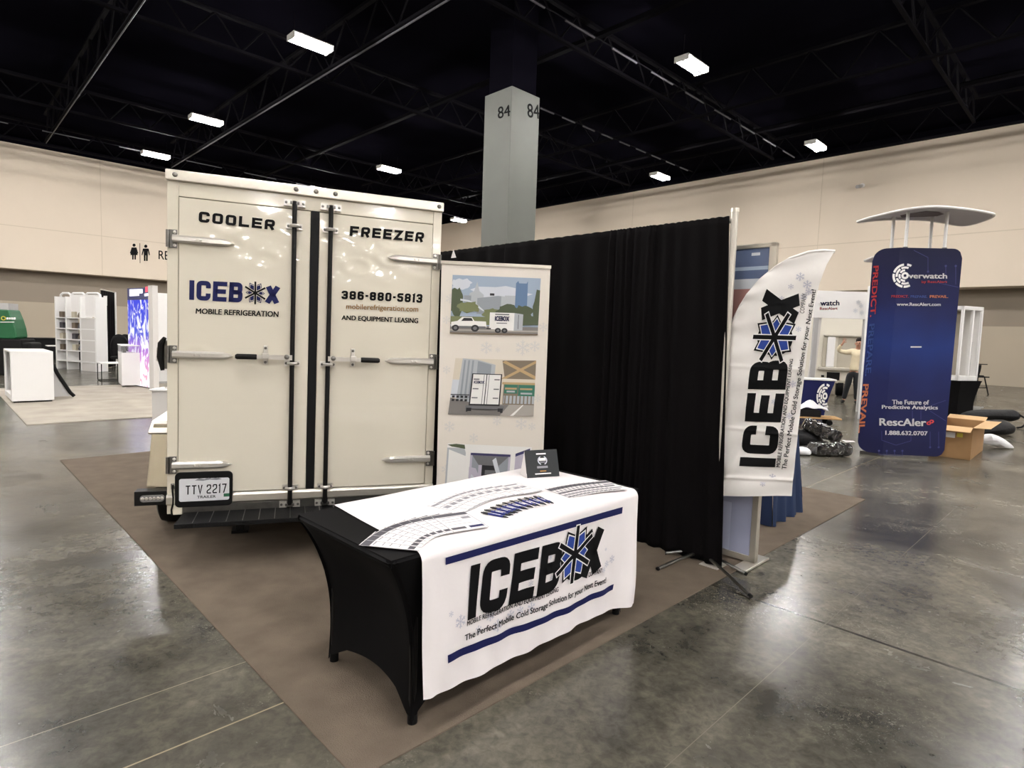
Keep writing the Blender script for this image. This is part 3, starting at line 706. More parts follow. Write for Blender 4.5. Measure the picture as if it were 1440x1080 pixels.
# the printed cloth: over the top, round the front edge, down the front
CW = 1.505; OUT = .012
def wrinkle(s, z):
    d = max(0, min(1, (.70 - z) / .5))
    return d * (.006 * math.sin(s * 9 + 2 * z) + .005 * math.sin(s * 23 - 7 * z + 1) + .003 * math.sin(s * 41 + 11 * z)) + d * .028 * math.exp(-((s - 1.44) / .05) ** 2) * (1 - .2 * z) + .012 * d * math.exp(-((s - .03) / .03) ** 2)
RAD = .03; TOPZ = TZ + .006
def hem(s): return .165 - .062 * (s / CW) - .012 * math.sin(s * 4.2) 
def cloth(u, v):
    # v 0..1 : back edge -> front edge -> hem
    if v < .5:
        q = v / .5; t = (TD + .004) * (1 - q) + RAD * q - OUT * 0
        sk = .062 * (t / TD); s = sk + u * (CW - sk - .012 * t / TD)
        return Vector((s, t, TOPZ + .0012 * math.sin(s * 13 + t * 9) * (1 if q < .93 else 0)))
    if v < .58:
        a = (v - .5) / .08 * PI / 2; s = u * CW
        return Vector((s, RAD - (RAD + OUT) * math.sin(a), TOPZ - (RAD + OUT) * (1 - math.cos(a))))
    q = (v - .58) / .42; s = u * CW; z0 = TOPZ - RAD - OUT; z = z0 + (hem(s) - z0) * q
    pull = 0
    return Vector((s + .0 - .035 * q * u, -OUT - wrinkle(s, z) - .018 * q, z))
def front(s, z, lift):                             # point on the hanging front for print at width s, height z
    z0 = TOPZ - RAD - OUT; q = max(0, (z0 - z) / (z0 - hem(s)))
    return Vector((s - .035 * q * s / CW, -OUT - wrinkle(s, z) - .018 * q - lift, z))
b = MB(); b.grid(cloth, 110, 120, 'cloth_white')
cl = b.build('table_runner', None, True); cl.matrix_world = TBM; tag(cl, 'white printed cloth draped over the black table, hanging down its front', 'tablecloth')
FZ = lambda x, y: HB(x, y, -OUT - .01)
def fq(px):                                        # four picture corners -> map on the hanging cloth
    q = [FZ(x, y) for x, y in px]; m = quadmap(q)
    return lambda lift: (lambda x, y: (lambda p: front(p.x + .02 * max(0, (.66 - p.z)) * p.x / CW, p.z, lift))(m(x, y)))
def onfront(name, items):
    for sh, px, k, lift in items: b = MB(); b.flat(sh, fq(px)(lift), k); b.build(name, cl)
bar = poly_cut([(0, 0), (1, 0), (1, 1), (0, 1)], [(0, 1, 2, 3)], .015)
onfront('printed_stripe', [(bar, [(628, 795), (876, 722), (877, 713), (628, 785)], 'navy', .004)])
b = MB()
q = fq([(626, 930), (864, 828), (865, 820), (626, 919)])(.004); b.flat(bar, lambda x, y: q(x, y) + Vector((0, 0, -.012 * math.sin(PI * x))), 'navy'); b.build('printed_stripe', cl)
icb = fq([(652, 873), (846, 806), (854, 738), (660, 797)])
letters = block('ICEB', .72, .235, .09, .06, step=.02)
onfront('printed_logo', [(letters, [(657, 872), (785, 827.5), (794, 759.5), (660, 797)], 'black_ink', .004),
    (block('X', .8, .30, step=.02), [(816.5, 818), (846, 803), (852.5, 737), (824, 747)], 'black_ink', .004),
    (arcband(.5, .5, .30, .5, 0, 360, 40), [(788, 822), (831, 808), (834, 744), (791, 757)], 'black_ink', .004)])
cM = fq([(771, 822), (842, 800), (846, 734), (775, 757)])
b = MB(); c0 = FZ(808.5, 779)
Rv = .14
for sh, k, l in snow_logo('black_ink', 'blue', 'white_ink'):
    vs, fs = poly_cut(sh[0], sh[1], .06)
    b.flat((vs, fs), lambda x, y, l=l: front(c0.x + .02 * max(0, .66 - c0.z) + x * Rv * 1.08 + .02 * y, c0.z + y * Rv - .03 * x * Rv, .005 + .0006 * l), k)
b.build('snowflake_logo', cl)
onfront('printed_lettering', [(text('MOBILE REFRIGERATION AND EQUIPMENT LEASING', .02, step=.008), [(656, 881), (785.5, 832), (786, 824), (656.5, 873)], 'black_ink', .004),
    (text('The Perfect Mobile Cold Storage Solution for your Next Event!', .022, step=.006), [(652.5, 903.5), (853, 820.5), (853.5, 810), (653, 892)], 'black_ink', .004),
    (text('COMPANY', .02, step=.05), [(830, 811.5), (848, 803.5), (848.3, 797), (830.3, 805)], 'black_ink', .0045)])
b = MB()
for x, y, r in ((634, 863, 4), (647, 873, 9), (690, 866, 7), (700, 878, 9), (720, 865, 8), (733, 858, 7), (748, 853, 8), (674, 885, 6), (855, 792, 6), (862, 785, 7), (851, 800, 5), (854, 772, 3), (733, 842, 3), (776, 812, 4), (775, 783, 4), (748, 820, 5)):
    p = FZ(x, y); rr = r * .0033
    b.flat(flake(), lambda u, v: front(p.x + u * rr, p.z + v * rr, .0035), 'flake_grey')
b.build('printed_snowflakes', cl)

# leaflets, brochures, booklets: fans lying on the cloth
ORD = ['first', 'second', 'third', 'fourth', 'fifth', 'sixth', 'seventh', 'eighth', 'ninth', 'tenth', 'eleventh', 'twelfth', 'thirteenth', 'fourteenth', 'fifteenth', 'sixteenth', 'seventeenth']
def sheet(name, wd, ln, marks, mk_='paper'):       # x across, y header(+)->footer(-); printed marks sit on the upper face
    b = MB(); th = .0007
    b.box(-wd / 2, wd / 2, -ln / 2, ln / 2, 0, th, mk_)
    for x0, y0, x1, y1, k in marks: b.face([(x * wd / 2, y * ln / 2, th + .0001) for x, y in ((x0, y0), (x1, y0), (x1, y1), (x0, y1))], k)
    return b.build(name)
def fan(name, cat, n, c0, c1, a0, a1, wd, ln, marks, lab, group, arc=(0, 0)):
    first = sheet(name, wd, ln, marks)
    for i in range(n):
        t = i / (n - 1); o = first if i == 0 else first.copy()
        if i: COL.objects.link(o)
        x = c0[0] + (c1[0] - c0[0]) * t + arc[0] * math.sin(PI * t); y = c0[1] + (c1[1] - c0[1]) * t + arc[1] * math.sin(PI * t)
        o.location = (x, y, TOPZ + .0022 + i * .0009); o.rotation_euler = (0, 0, math.radians(a0 + (a1 - a0) * t))
        tag(o, lab % ('%s from the left' % ORD[i] if i < n - 1 else 'topmost at the right end'), cat, group)
# direction header->footer is -y of the sheet
fan('flyer', 'flyer', 9, (-.445, 2.345), (-.215, 2.60), 81, 31, .17, .245,
    [(-1, -1, -.965, 1, 'paper_mid'), (.965, -1, 1, 1, 'paper_mid'), (-.97, .66, .97, .97, 'paper_dark'), (-.8, .55, .8, .60, 'paper_mid'), (-.8, .25, .2, .29, 'paper_mid'), (.35, .2, .85, .45, 'paper_mid'), (-.8, 0, .2, .04, 'paper_mid'), (-.9, -.82, -.1, -.6, 'paper_dark'), (.1, -.82, .9, -.6, 'navy'), (-.8, -.3, .6, -.27, 'paper_mid')],
    'flyer with dark header band, %s of the near left fan', 'flyers fanned at the near left of the table', (-.035, .035))
fan('brochure', 'brochure', 10, (-.27, 2.85), (.07, 3.215), 63, 40, .12, .215,
    [(-1, -1, -.97, 1, 'paper_mid'), (.97, -1, 1, 1, 'paper_mid'), (-.9, .66, .6, .84, 'paper_mid'), (-.8, .35, .8, .40, 'paper_mid'), (-.7, .0, .0, .28, 'paper_mid'), (.1, .0, .7, .25, 'paper_mid'), (-.8, -.3, .8, -.26, 'paper_mid'), (-.98, -.98, .98, -.9, 'paper_mid')],
    'faintly printed brochure, %s of the fan behind the pens', 'brochures fanned across the middle of the table', (-.04, .04))
fan('booklet', 'booklet', 12, (.30, 3.185), (.575, 3.335), 36, 27, .095, .21,
    [(-1, -1, -.95, 1, 'black_ink'), (-.95, .5, .95, .9, 'paper_dark'), (-.6, .1, .9, .35, 'paper_mid'), (-.95, -.2, .5, .0, 'paper_dark'), (-.9, -.6, .9, -.4, 'paper_mid'), (-.9, -.9, .2, -.75, 'paper_dark')],
    'black and white booklet, %s of the right hand fan', 'booklets fanned at the right end of the table', (-.01, .012))
# pens
def pen():
    t = thing('pen', '', 'pen', frame((0, 0, 0)))
    b = MB(); b.lathe([(.0042, -.045), (.0055, -.04), (.0055, .03), (.005, .034)], (0, 0, .006), 'pen_blue', 10, 'y'); b.build('barrel', t, True)
    b = MB(); b.lathe([(.001, -.072), (.0035, -.06), (.0052, -.045)], (0, 0, .006), 'pen_dark', 10, 'y'); b.build('tip', t, True)
    b = MB(); b.lathe([(.005, .034), (.0062, .038), (.0062, .06), (.004, .066), (.0035, .073)], (0, 0, .006), 'pen_dark', 10, 'y'); b.build('clicker', t, True)
    b = MB(); b.box(-.002, .002, .02, .06, .0125, .0145, 'chrome'); b.build('clip', t)
    b = MB(); b.box(-.003, .003, -.03, .01, .0114, .0118, 'white_ink'); b.build('imprint', t)
    return t
p0 = pen()
for i in range(17):
    t = i / 16; o = p0
    if i:
        o = p0.copy(); COL.objects.link(o)
        for ch in p0.children: k = ch.copy(); COL.objects.link(k); k.parent = o
    x = -.06 + (.19 + .06) * t - .02 * math.sin(PI * t); y = 2.715 + (3.0 - 2.715) * t + .02 * math.sin(PI * t)
    o.location = (x, y, TOPZ + .0025 + (.004 if i % 2 else 0)); o.rotation_euler = (0, 0, math.radians(65 + (33 - 65) * t + random.uniform(-5, 5)))
    tag(o, 'blue pen with dark ends, %s from the left in the row of pens' % ORD[i], 'pen', 'blue pens fanned on the tablecloth')
# black tent card
A = gz(741.5, 672.5, TOPZ + .002); B_ = gz(787, 669.5, TOPZ + .002); TCM = frame(A, math.atan2(B_.y - A.y, B_.x - A.x)); W_ = (B_ - A).length
t = thing('award_card', 'black folded tent card with a pale wreath emblem at the far table edge', 'card', TCM)
Hc = .155; Dp = .11
b = MB(); b.prism([(0, 0, 0), (W_, 0, 0), (W_, Dp / 2, Hc), (0, Dp / 2, Hc)], (0, .002, 0), 'card_black'); b.build('front_leaf', t)
b = MB(); b.prism([(0, Dp, 0), (W_, Dp, 0), (W_, Dp / 2 + .002, Hc), (0, Dp / 2 + .002, Hc)], (0, -.002, 0), 'card_black'); b.face([(-.001, .003, .001), (-.001, Dp - .003, .001), (-.001, Dp / 2 + .001, Hc - .002)], 'paper'); b.build('back_leaf', t)
FC = lambda x, y: Vector((x * W_, y * Dp / 2 - .0012, y * Hc))
b = MB()
sub = lambda x0, y0, x1, y1: (lambda x, y: FC(x0 + (x1 - x0) * x, y0 + (y1 - y0) * y))
b.flat(rect(0, 0, 1, 1), sub(.34, .83, .64, .88), 'white_ink'); b.flat(rect(0, 0, 1, 1), sub(.41, .60, .62, .70), 'white_ink'); b.flat(rect(0, 0, 1, 1), sub(.43, .53, .60, .57), 'paper_mid')
b.flat(arcband(0, 0, .78, 1, 115, 245), sub(.515, .61, .665, .78), 'flake_grey'); b.flat(arcband(0, 0, .78, 1, -65, 65), sub(.515, .61, .665, .78), 'flake_grey')
b.flat(rect(0, 0, 1, 1), sub(.33, .33, .66, .41), 'paper_mid'); b.flat(rect(0, 0, 1, 1), sub(.41, .20, .60, .25), 'gold_ink'); b.flat(rect(0, 0, 1, 1), sub(.25, .11, .74, .15), 'white_ink')
b.build('printed_emblem', t)

# ------------------------------------------------------------------ tall photo banner behind the table
BA = math.atan2(.09, .8); BM = frame((-.545, 4.435, 0), BA)
bn = thing('banner_stand', 'tall white photo banner standing between the trailer and the black curtain', 'banner', BM)
HN = lambda x, y, d=0: hit(BM, x, y, d)
BW = .808; BH = 2.10
b = MB(); b.box(-.02, BW + .02, -.06, .1, .0065, .09, 'alu'); b.build('cassette', bn, bevel=.01)
b = MB(); b.box(0, BW, 0, .004, .08, BH, 'banner_white'); b.build('banner_sheet', bn)
b = MB(); b.box(-.005, BW + .005, -.008, .014, BH - .012, BH + .012, 'alu'); b.build('top_rail', bn)
b = MB(); b.tube([(BW / 2, .03, .09), (BW / 2, .03, BH)], .012, 'alu', 10); b.build('support_pole', bn)
def picture(name, quad, items, parent=None, HH=None):
    HH = HH or HN; m = quadmap([HH(x, y, -.0012) for x, y in quad]); b = MB()
    for i, (k, sh) in enumerate(items):
        b.flat(sh, lambda x, y, i=i: m(min(1, max(0, x)), min(1, max(0, y))) + Vector((0, -.00025 * i, 0)), k)
    return b.build(name, parent or bn)
R = rect
def blob(cx, cy, rx, ry, seed): 
    rn = random.Random(seed); n = 18
    return pgon([(cx + rx * (1 + .25 * rn.uniform(-1, 1)) * math.cos(2 * PI * i / n), cy + ry * (1 + .25 * rn.uniform(-1, 1)) * math.sin(2 * PI * i / n)) for i in range(n)])
pic1 = [('p_sky', R(0, 0, 1, 1)), ('p_cloud', blob(.1, .85, .12, .1, 1)), ('p_cloud', blob(.55, .72, .3, .12, 2)), ('p_bld2', pgon([(.2, .4), (.2, .7), (.25, .74), (.28, .9), (.31, .74), (.36, .68), (.36, .4)])),
        ('p_bld', R(.14, .4, .22, .66)), ('p_tower', pgon([(.72, .4), (.72, .9), (.745, .94), (.755, .9), (.84, .9), (.855, .94), (.86, .4)])), ('p_bld2', R(.6, .35, .72, .68)), ('p_bld', pgon([(.29, .35), (.29, .62), (.52, .67), (.6, .66), (.6, .35)])), ('p_bld2', R(.56, .35, .6, .66)), ('p_dark', R(.43, .67, .48, .71)),
        ('p_tree', blob(.05, .55, .09, .24, 3)), ('p_cloud', pgon([(.1, .6), (.2, .58), (.3, .5), (.38, .4), (.36, .4), (.28, .48), (.19, .55), (.1, .57)])), ('p_tree2', blob(.2, .46, .12, .1, 4)), ('p_tree2', blob(.45, .36, .1, .09, 5)), ('p_tree', blob(.65, .4, .13, .12, 6)), ('p_tree', blob(.82, .4, .12, .12, 7)), ('p_tree', blob(.99, .5, .07, .3, 8)), ('p_tree', blob(.8, .25, .3, .1, 9)), ('p_tree2', R(0, .16, .45, .3)),
        ('p_road', R(0, 0, 1, .14)), ('p_road2', R(0, .05, 1, .08)),
        ('p_white', pgon([(.01, .12), (.01, .2), (.08, .22), (.13, .29), (.24, .29), (.27, .225), (.4, .22), (.41, .12)])), ('p_dark', pgon([(.12, .22), (.15, .275), (.235, .275), (.255, .225)])), ('p_grey', R(.02, .1, .4, .135)), ('p_dark', disc(.06, .1, .04, .055)), ('p_dark', disc(.28, .1, .045, .06)), ('p_grey', disc(.06, .1, .02, .028)), ('p_grey', disc(.28, .1, .022, .03)),
        ('p_white', pgon([(.44, .09), (.44, .38), (.72, .38), (.82, .36), (.82, .08), (.72, .07)])), ('p_bld2', pgon([(.72, .07), (.72, .38), (.82, .36), (.82, .08)])), ('p_dark', R(.41, .09, .46, .11)), ('p_dark', disc(.54, .07, .035, .045)), ('p_dark', disc(.615, .07, .035, .045)), ('p_grey', disc(.54, .07, .016, .02)), ('p_grey', disc(.615, .07, .016, .02)), ('p_grey', R(.5, .34, .66, .36)), ('p_grey', R(.52, .19, .64, .205)), ('p_dark', R(.765, .1, .77, .35)), ('p_lines', R(0, 0, 1, .02))]
P1 = [(632.5, 469), (756, 471.5), (760.5, 391.5), (636.5, 386.5)]
picture('city_photo', P1, pic1)
def sub_q(q, x0, y0, x1, y1, HH, d):
    m = quadmap([HH(x, y, d) for x, y in q]); return quadmap([m(x0, y0), m(x1, y0), m(x1, y1), m(x0, y1)])
b = MB(); b.flat(text('ICEBOX', .05), sub_q(P1, .5, .235, .665, .32, HN, -.0118), 'navy'); b.build('photo_lettering', bn)
PQ2 = [(630, 582.5), (750, 585.5), (754, 507), (640.5, 503.5)]
b = MB(); b.flat(text('ICEBOX', .05), sub_q(PQ2, .258, .56, .385, .61, HN, -.0165), 'navy'); b.build('photo_lettering', bn)
cab = [('p_dark', R(.225, .17, .59, .74)), ('p_white', R(.24, .2, .575, .725)), ('p_dark', R(.4, .2, .41, .725)), ('p_grey', R(.43, .2, .437, .72)), ('p_grey', R(.37, .2, .377, .72))]
for z in (.3, .46, .63): cab += [('p_grey', R(.25, z, .32, z + .02)), ('p_grey', R(.5, z, .565, z + .02))]
pic2 = [('p_beige', R(0, 0, 1, 1)), ('p_cloud', R(0, .3, 1, .62)), ('p_bld2', pgon([(.07, .2), (.09, 1), (.28, .98), (.5, .9), (.5, .2)]))] + [('p_bld', R(x, .3, x + .022, .97)) for x in (.11, .16, .21)] + [('p_bld', pgon([(.28, .25), (.28, .96), (.45, .9), (.45, .25)]))] + [
        ('p_brown', pgon([(.58, .2), (.58, .98), (1, 1), (1, .2)])), ('p_beige', pgon([(.5, .2), (.5, .88), (.58, .98), (.62, .7), (.62, .2)])), ('p_tan', pgon([(.58, .95), (.62, .98), (1, .72), (1, .66)])), ('p_tan', pgon([(.58, .66), (.62, .64), (1, .95), (1, 1)])), ('p_beige', R(.6, .6, 1, .66)), ('p_tan', R(.6, .56, 1, .6)),
        ('p_green', R(.63, .4, .79, .56)), ('p_green', R(.8, .34, 1, .56)), ('p_tan', R(.64, .47, .78, .505)), ('p_bld2', R(.66, .42, .76, .45)), ('p_tan', R(.82, .47, .97, .5)), ('p_bld2', R(.83, .39, .97, .42)),
        ('p_bld2', R(.63, .22, 1, .36))] + [('p_brown', R(.64 + .045 * i, .22, .655 + .045 * i, .36)) for i in range(8)] + [
        ('p_road', R(0, 0, 1, .2)), ('p_road', pgon([(0, .02), (0, .3), (.25, .22), (.25, .1)])), ('p_road2', pgon([(.6, 0), (.7, .2), (1, .2), (1, 0)])), ('p_white', pgon([(.72, 0), (.86, .2), (.875, .2), (.76, 0)]))] + [('p_dark', R(.02 + .05 * i, .3 - .0 * i, .05 + .05 * i, .34)) for i in range(4)] + [('p_dark', R(.02 + .05 * i, .24, .05 + .05 * i, .28)) for i in range(4)] + [('p_dark', R(0, .35, .22, .365))] + cab + [
        ('p_grey', R(.19, .1, .64, .17)), ('p_dark', R(.2, .06, .26, .13)), ('p_dark', R(.57, .05, .63, .13)), ('p_road', R(.22, .04, .6, .07)), ('p_dark', R(.26, .1, .58, .115))]
P2 = [(630, 582.5), (750, 585.5), (754, 507), (640.5, 503.5)]
picture('bridge_photo', P2, pic2)
pic3 = [('p_white', R(0, 0, 1, 1)), ('p_bld2', pgon([(0, .93), (.2, .93), (.24, .78), (.24, 0), (0, 0)])), ('p_tree', pgon([(0, .98), (.1, 1), (.2, .99), (.21, .92), (.05, .95)])), ('p_white', pgon([(.02, 0), (.02, .9), (.22, .8), (.22, 0)])), ('p_lav', R(.27, 0, .76, .86)), ('p_navy', R(.28, .82, .75, .86)), ('p_lav', pgon([(.76, 0), (.76, .8), (.98, .93), (.98, 0)])), ('p_navy', pgon([(.76, .8), (.98, .93), (.98, .98), (.76, .85)])),
        ('p_white', R(.22, 0, .275, .9)), ('p_white', R(.755, 0, .81, .9)), ('p_white', R(.22, .87, .81, .95)), ('p_grey', pgon([(.3, .82), (.38, .66), (.62, .66), (.73, .82)])), ('p_bld', pgon([(.3, 0), (.3, .82), (.38, .66), (.38, 0)])), ('p_bld', pgon([(.73, 0), (.73, .82), (.62, .66), (.62, 0)])), ('p_dark', R(.42, 0, .62, .66)), ('p_grey', R(.46, .5, .58, .58)),
        ('p_lav', pgon([(.27, 0), (.27, .62), (.35, .6), (.42, .4), (.38, 0)])), ('p_cloud', pgon([(.54, .75), (.58, .8), (.64, .55), (.74, .42), (.74, .3), (.62, .42)])), ('p_cloud', pgon([(.28, .3), (.3, .5), (.36, .42), (.34, .2)]))]
picture('doorway_photo', [(624, 705), (741, 712), (748, 629), (629.5, 623.5)], pic3)
b = MB()
for x, y, r in ((684, 489, 9), (735, 489, 11), (700, 492, 4), (752, 487, 8), (699, 592, 7), (733, 596, 9), (666, 616, 7), (632, 600, 8), (633, 420, 7), (628, 450, 6), (764, 460, 7), (756, 560, 6), (628, 520, 6), (748, 600, 6), (627, 660, 7), (684, 631, 6)):
    p = HN(x, y, -.0006); rr = r * .0053
    for sh in (flake(),): b.flat((sh[0], sh[1]), lambda u, v: p + Vector((u * rr, 0, v * rr)), 'flake_pale')
b.build('printed_snowflakes', bn)

# ------------------------------------------------------------------ pipe and drape
DM = frame((1.453, 4.158, 0), math.atan2(E2.y, E2.x))      # x runs back along the curtain line
dr = thing('drape_frame', 'silver pipe upright with crossbar carrying the black booth curtain', 'curtain stand', DM)
b = MB(); b.tube([(-.028, 0, .012), (-.028, 0, 2.475)], .024, 'pipe', 16); b.tube([(-.028, 0, 2.465), (-.028, 0, 2.49)], .027, 'alu', 16); b.build('upright', dr, True)
b = MB(); b.tube([(-.028, 0, 2.41), (3.45, 0, 2.41)], .016, 'pipe', 12); b.build('crossbar', dr, True)
b = MB(); b.tube([(3.45, 0, .0062), (3.45, 0, 2.475)], .024, 'pipe', 16); b.build('upright', dr, True)
b = MB(); b.box(-.10, .04, -.08, .08, .0062, .012, 'pipe'); b.build('base_plate', dr, bevel=.002)
def curtain(x0, x1, folds, amp, lab, zb, side=-1, off=0, skew=0):
    b = MB(); L = x1 - x0; rn = random.Random(int(x0 * 100) + 5); ph = rn.uniform(0, 6); am = [rn.uniform(.5, 1.3) for _ in range(folds + 2)]
    def fn(u, v):
        a = am[int(u * folds)]; a2 = am[int(u * folds) + 1]; k = a + (a2 - a) * (u * folds - int(u * folds))
        y = off + .034 + amp * k * math.sin(u * folds * 2 * PI + ph + .5 * math.sin(v * 3 + u * 9)) * (.3 + .7 * v) - .01 * math.sin(u * 31)
        z = 2.435 + .005 * abs(math.sin(u * folds * PI * 2 + ph)) - v * (2.435 - zb - .004 * math.sin(u * 7))
        if v < .03: y = y * .5 + .014
        return Vector((x0 + u * L + .02 * math.sin(v * 5 + u * 4) * u * (1 - u) - skew * v * (1 - u), y, z))
    b.grid(fn, folds * 14, 50, 'drape_black'); o = b.build('curtain', None, True, solid=.003); o.matrix_world = DM
    return tag(o, lab, 'curtain', 'black drapes hanging from the booth pipe')
curtain(-.004, .62, 6, .009, 'black curtain panel at the right end beside the silver upright', .012, skew=.10)
curtain(.56, .98, 7, .022, 'black curtain panel in deep gathered folds at mid length of the pipe', .035, off=.012)
curtain(.93, 2.2, 6, .006, 'smooth black curtain panel directly behind the tall photo banner', .03)
curtain(2.15, 3.42, 8, .012, 'black curtain panel at the left end, partly behind the trailer', .03)
p = DM.inverted() @ gy(640.5, 358, 6.2); b = MB(); b.prism([(p.x - .04, .075, p.z - .035), (p.x + .04, .075, p.z - .035), (p.x + .005, .075, p.z + .045)], (0, .004, 0), 'paper'); o = b.build('paper_tag', None); o.matrix_world = DM; tag(o, 'small white triangular tag clipped at the top left of the black curtain', 'tag')

# ------------------------------------------------------------------ feather flag
FB = gz(985, 786, 0); FM = frame((FB.x, FB.y, 0), math.radians(-33))
fl = thing('feather_flag', 'white feather flag with vertical black lettering on a crossed grey foot', 'flag', FM)
HF = lambda x, y, d=0: hit(FM, x, y, d)
OL = [(990, 697), (1000, 600), (1010, 530), (1018, 490), (1030, 450), (1040, 430), (1050, 414), (1068, 393), (1090, 375), (1110, 363), (1135, 354.5), (1155, 352), (1173, 353)]
left = [HF(x, y) for x, y in OL]
right = [HF(x, y) for x, y in ((1113, 698), (1119, 640), (1126, 570), (1135, 500), (1143, 440), (1152, 400), (1163, 372), (1173.5, 353.5))]
def along(P, t):
    L = [0]
    for a, c in zip(P, P[1:]): L.append(L[-1] + (c - a).length)
    s = t * L[-1]
    for i in range(len(P) - 1):
        if s <= L[i + 1] + 1e-9: return P[i].lerp(P[i + 1], (s - L[i]) / max(1e-9, L[i + 1] - L[i]))
    return P[-1]
def flagz(P, z):                                   # point on an edge at height z
    for a, c in zip(P, P[1:]):
        if a.z <= z <= c.z: return a.lerp(c, (z - a.z) / max(1e-9, c.z - a.z)).x
    return P[0].x if z < P[0].z else P[-1].x
def rip(x, z):
    xl = flagz(left, z); d = max(0, x - xl)
    y = .010 * math.sin(14 * x - 4.5 * z) + .006 * math.sin(9 * z + 11 * x) + .004 * math.sin(31 * z - 8 * x)
    y += .008 * math.exp(-d / .035) * math.sin(z * 60)                       # puckers along the pole sleeve
    y += .022 * math.exp(-((d - .10 - .35 * (z - .5)) / .03) ** 2) * max(0, 1 - (z - .48) / .75)   # fold rising from the lower corner
    y += .010 * math.exp(-((z - .62) / .012) ** 2) + .006 * math.exp(-((z - .98) / .012) ** 2) + .006 * math.exp(-((z - 1.42) / .012) ** 2)
    return -y
zb = left[0].z; zt = left[-1].z
def flag(u, v):
    # rows follow height; near the tip the edges meet
    z = zb + (zt - .003 - zb) * v; xl = flagz(left, z); xr = flagz(right, max(right[0].z, z)); x = xl + (xr - xl) * u
    return Vector((x, rip(x, z), z + (right[0].z - zb) * u * (1 - v) ** 6))
b = MB(); b.grid(flag, 60, 190, 'flag_white'); b.build('flag_cloth', fl, True)
b = MB(); pts = [Vector((0, 0, .03))] + [p + Vector((.004, .012, 0)) for p in left]; b.tube(pts[:2], .009, 'rod_black', 8); b.build('pole', fl, True)
b = MB(); b.tube(pts[1:], .010, 'flag_white', 8); b.build('pole_sleeve', fl, True)
b = MB(); b.lathe([(.03, .035), (.03, .055), (.018, .06), (.016, .10), (.008, .11)], (0, 0, 0), 'chrome', 16); b.build('hub', fl, True)
for ex, ey in ((925, 800), (1055, 838), (1049, 807), (936, 778)):
    q = FM.inverted() @ gz(ex, ey, .015); b = MB(); b.tube([(0, 0, .055), (q.x * .5, q.y * .5, .045), (q.x * .9, q.y * .9, .022), (q.x, q.y, .017)], .0115, 'steel', 8); b.tube([(q.x * .985, q.y * .985, .016), (q.x * 1.015, q.y * 1.015, .015)], .0135, 'rubber', 8); b.build('foot', fl, True)
def onflag(name, items):
    for sh, px, k, lift in items:
        b = MB(); m = quadmap([HF(x, y) for x, y in px])
        def fn(x, y, lift=lift, m=m):
            p = m(x, y); return Vector((p.x, rip(p.x, p.z) - lift, p.z))
        b.flat(sh, fn, k); b.build(name, fl)
onflag('printed_logo', [(block('ICEB', .74, .235, .1, step=.02), [(1090, 657), (1110, 507), (1056, 507), (1040, 655)], 'black_ink', .004),
    (block('X', .62, .25, step=.02), [(1121, 456), (1127, 413), (1075, 406), (1068, 450)], 'black_ink', .004),
    (arcband(.5, .5, .3, .5, 0, 360, 40), [(1112, 503), (1118, 454), (1068, 449), (1062, 498)], 'black_ink', .004)])
b = MB(); c0 = HF(1089, 474.5); rx = (HF(1120, 476) - c0).length; rz = (HF(1092, 436) - c0).length
for sh, k, l in snow_logo('black_ink', 'blue', 'white_ink'):
    vs, fs = poly_cut(sh[0], sh[1], .06)
    b.flat((vs, fs), lambda x, y, l=l: (lambda X, Z: Vector((X, rip(X, Z) - .005 - .0006 * l, Z)))(c0.x + (y * rx) + .08 * x * rz, c0.z + x * rz), k)
b.build('snowflake_logo', fl)
onflag('printed_lettering', [(text('The Perfect Mobile Cold Storage Solution for your Next Event!', .015, step=.006), [(1107.5, 661), (1149.5, 408), (1141, 406.5), (1099, 660)], 'black_ink', .004),
    (text('MOBILE REFRIGERATION AND EQUIPMENT LEASING', .02, step=.008), [(1098, 657.5), (1116.5, 505), (1111, 504.5), (1091.5, 656.5)], 'black_ink', .0045),
    (text('COMPANY', .0, step=.05), [(1131, 441), (1134, 413), (1127.5, 412), (1124.5, 440)], 'black_ink', .0042)])
b = MB()
for x, y, r in ((1125, 389, 6), (1112, 403, 4), (1135, 400, 6), (1099, 420, 4), (1130, 417, 5), (1073, 680, 4), (1086, 671, 5), (1120, 440, 4), (1089, 565, 4), (1123, 463, 4), (1137, 410, 5), (1115, 540, 5), (1110, 585, 5)):
    p = HF(x, y); rr = r * .0048
    b.flat(flake(), lambda u, v: Vector((p.x + u * rr, rip(p.x + u * rr, p.z + v * rr) - .0035, p.z + v * rr)), 'flake_grey')
b.build('printed_snowflakes', fl)

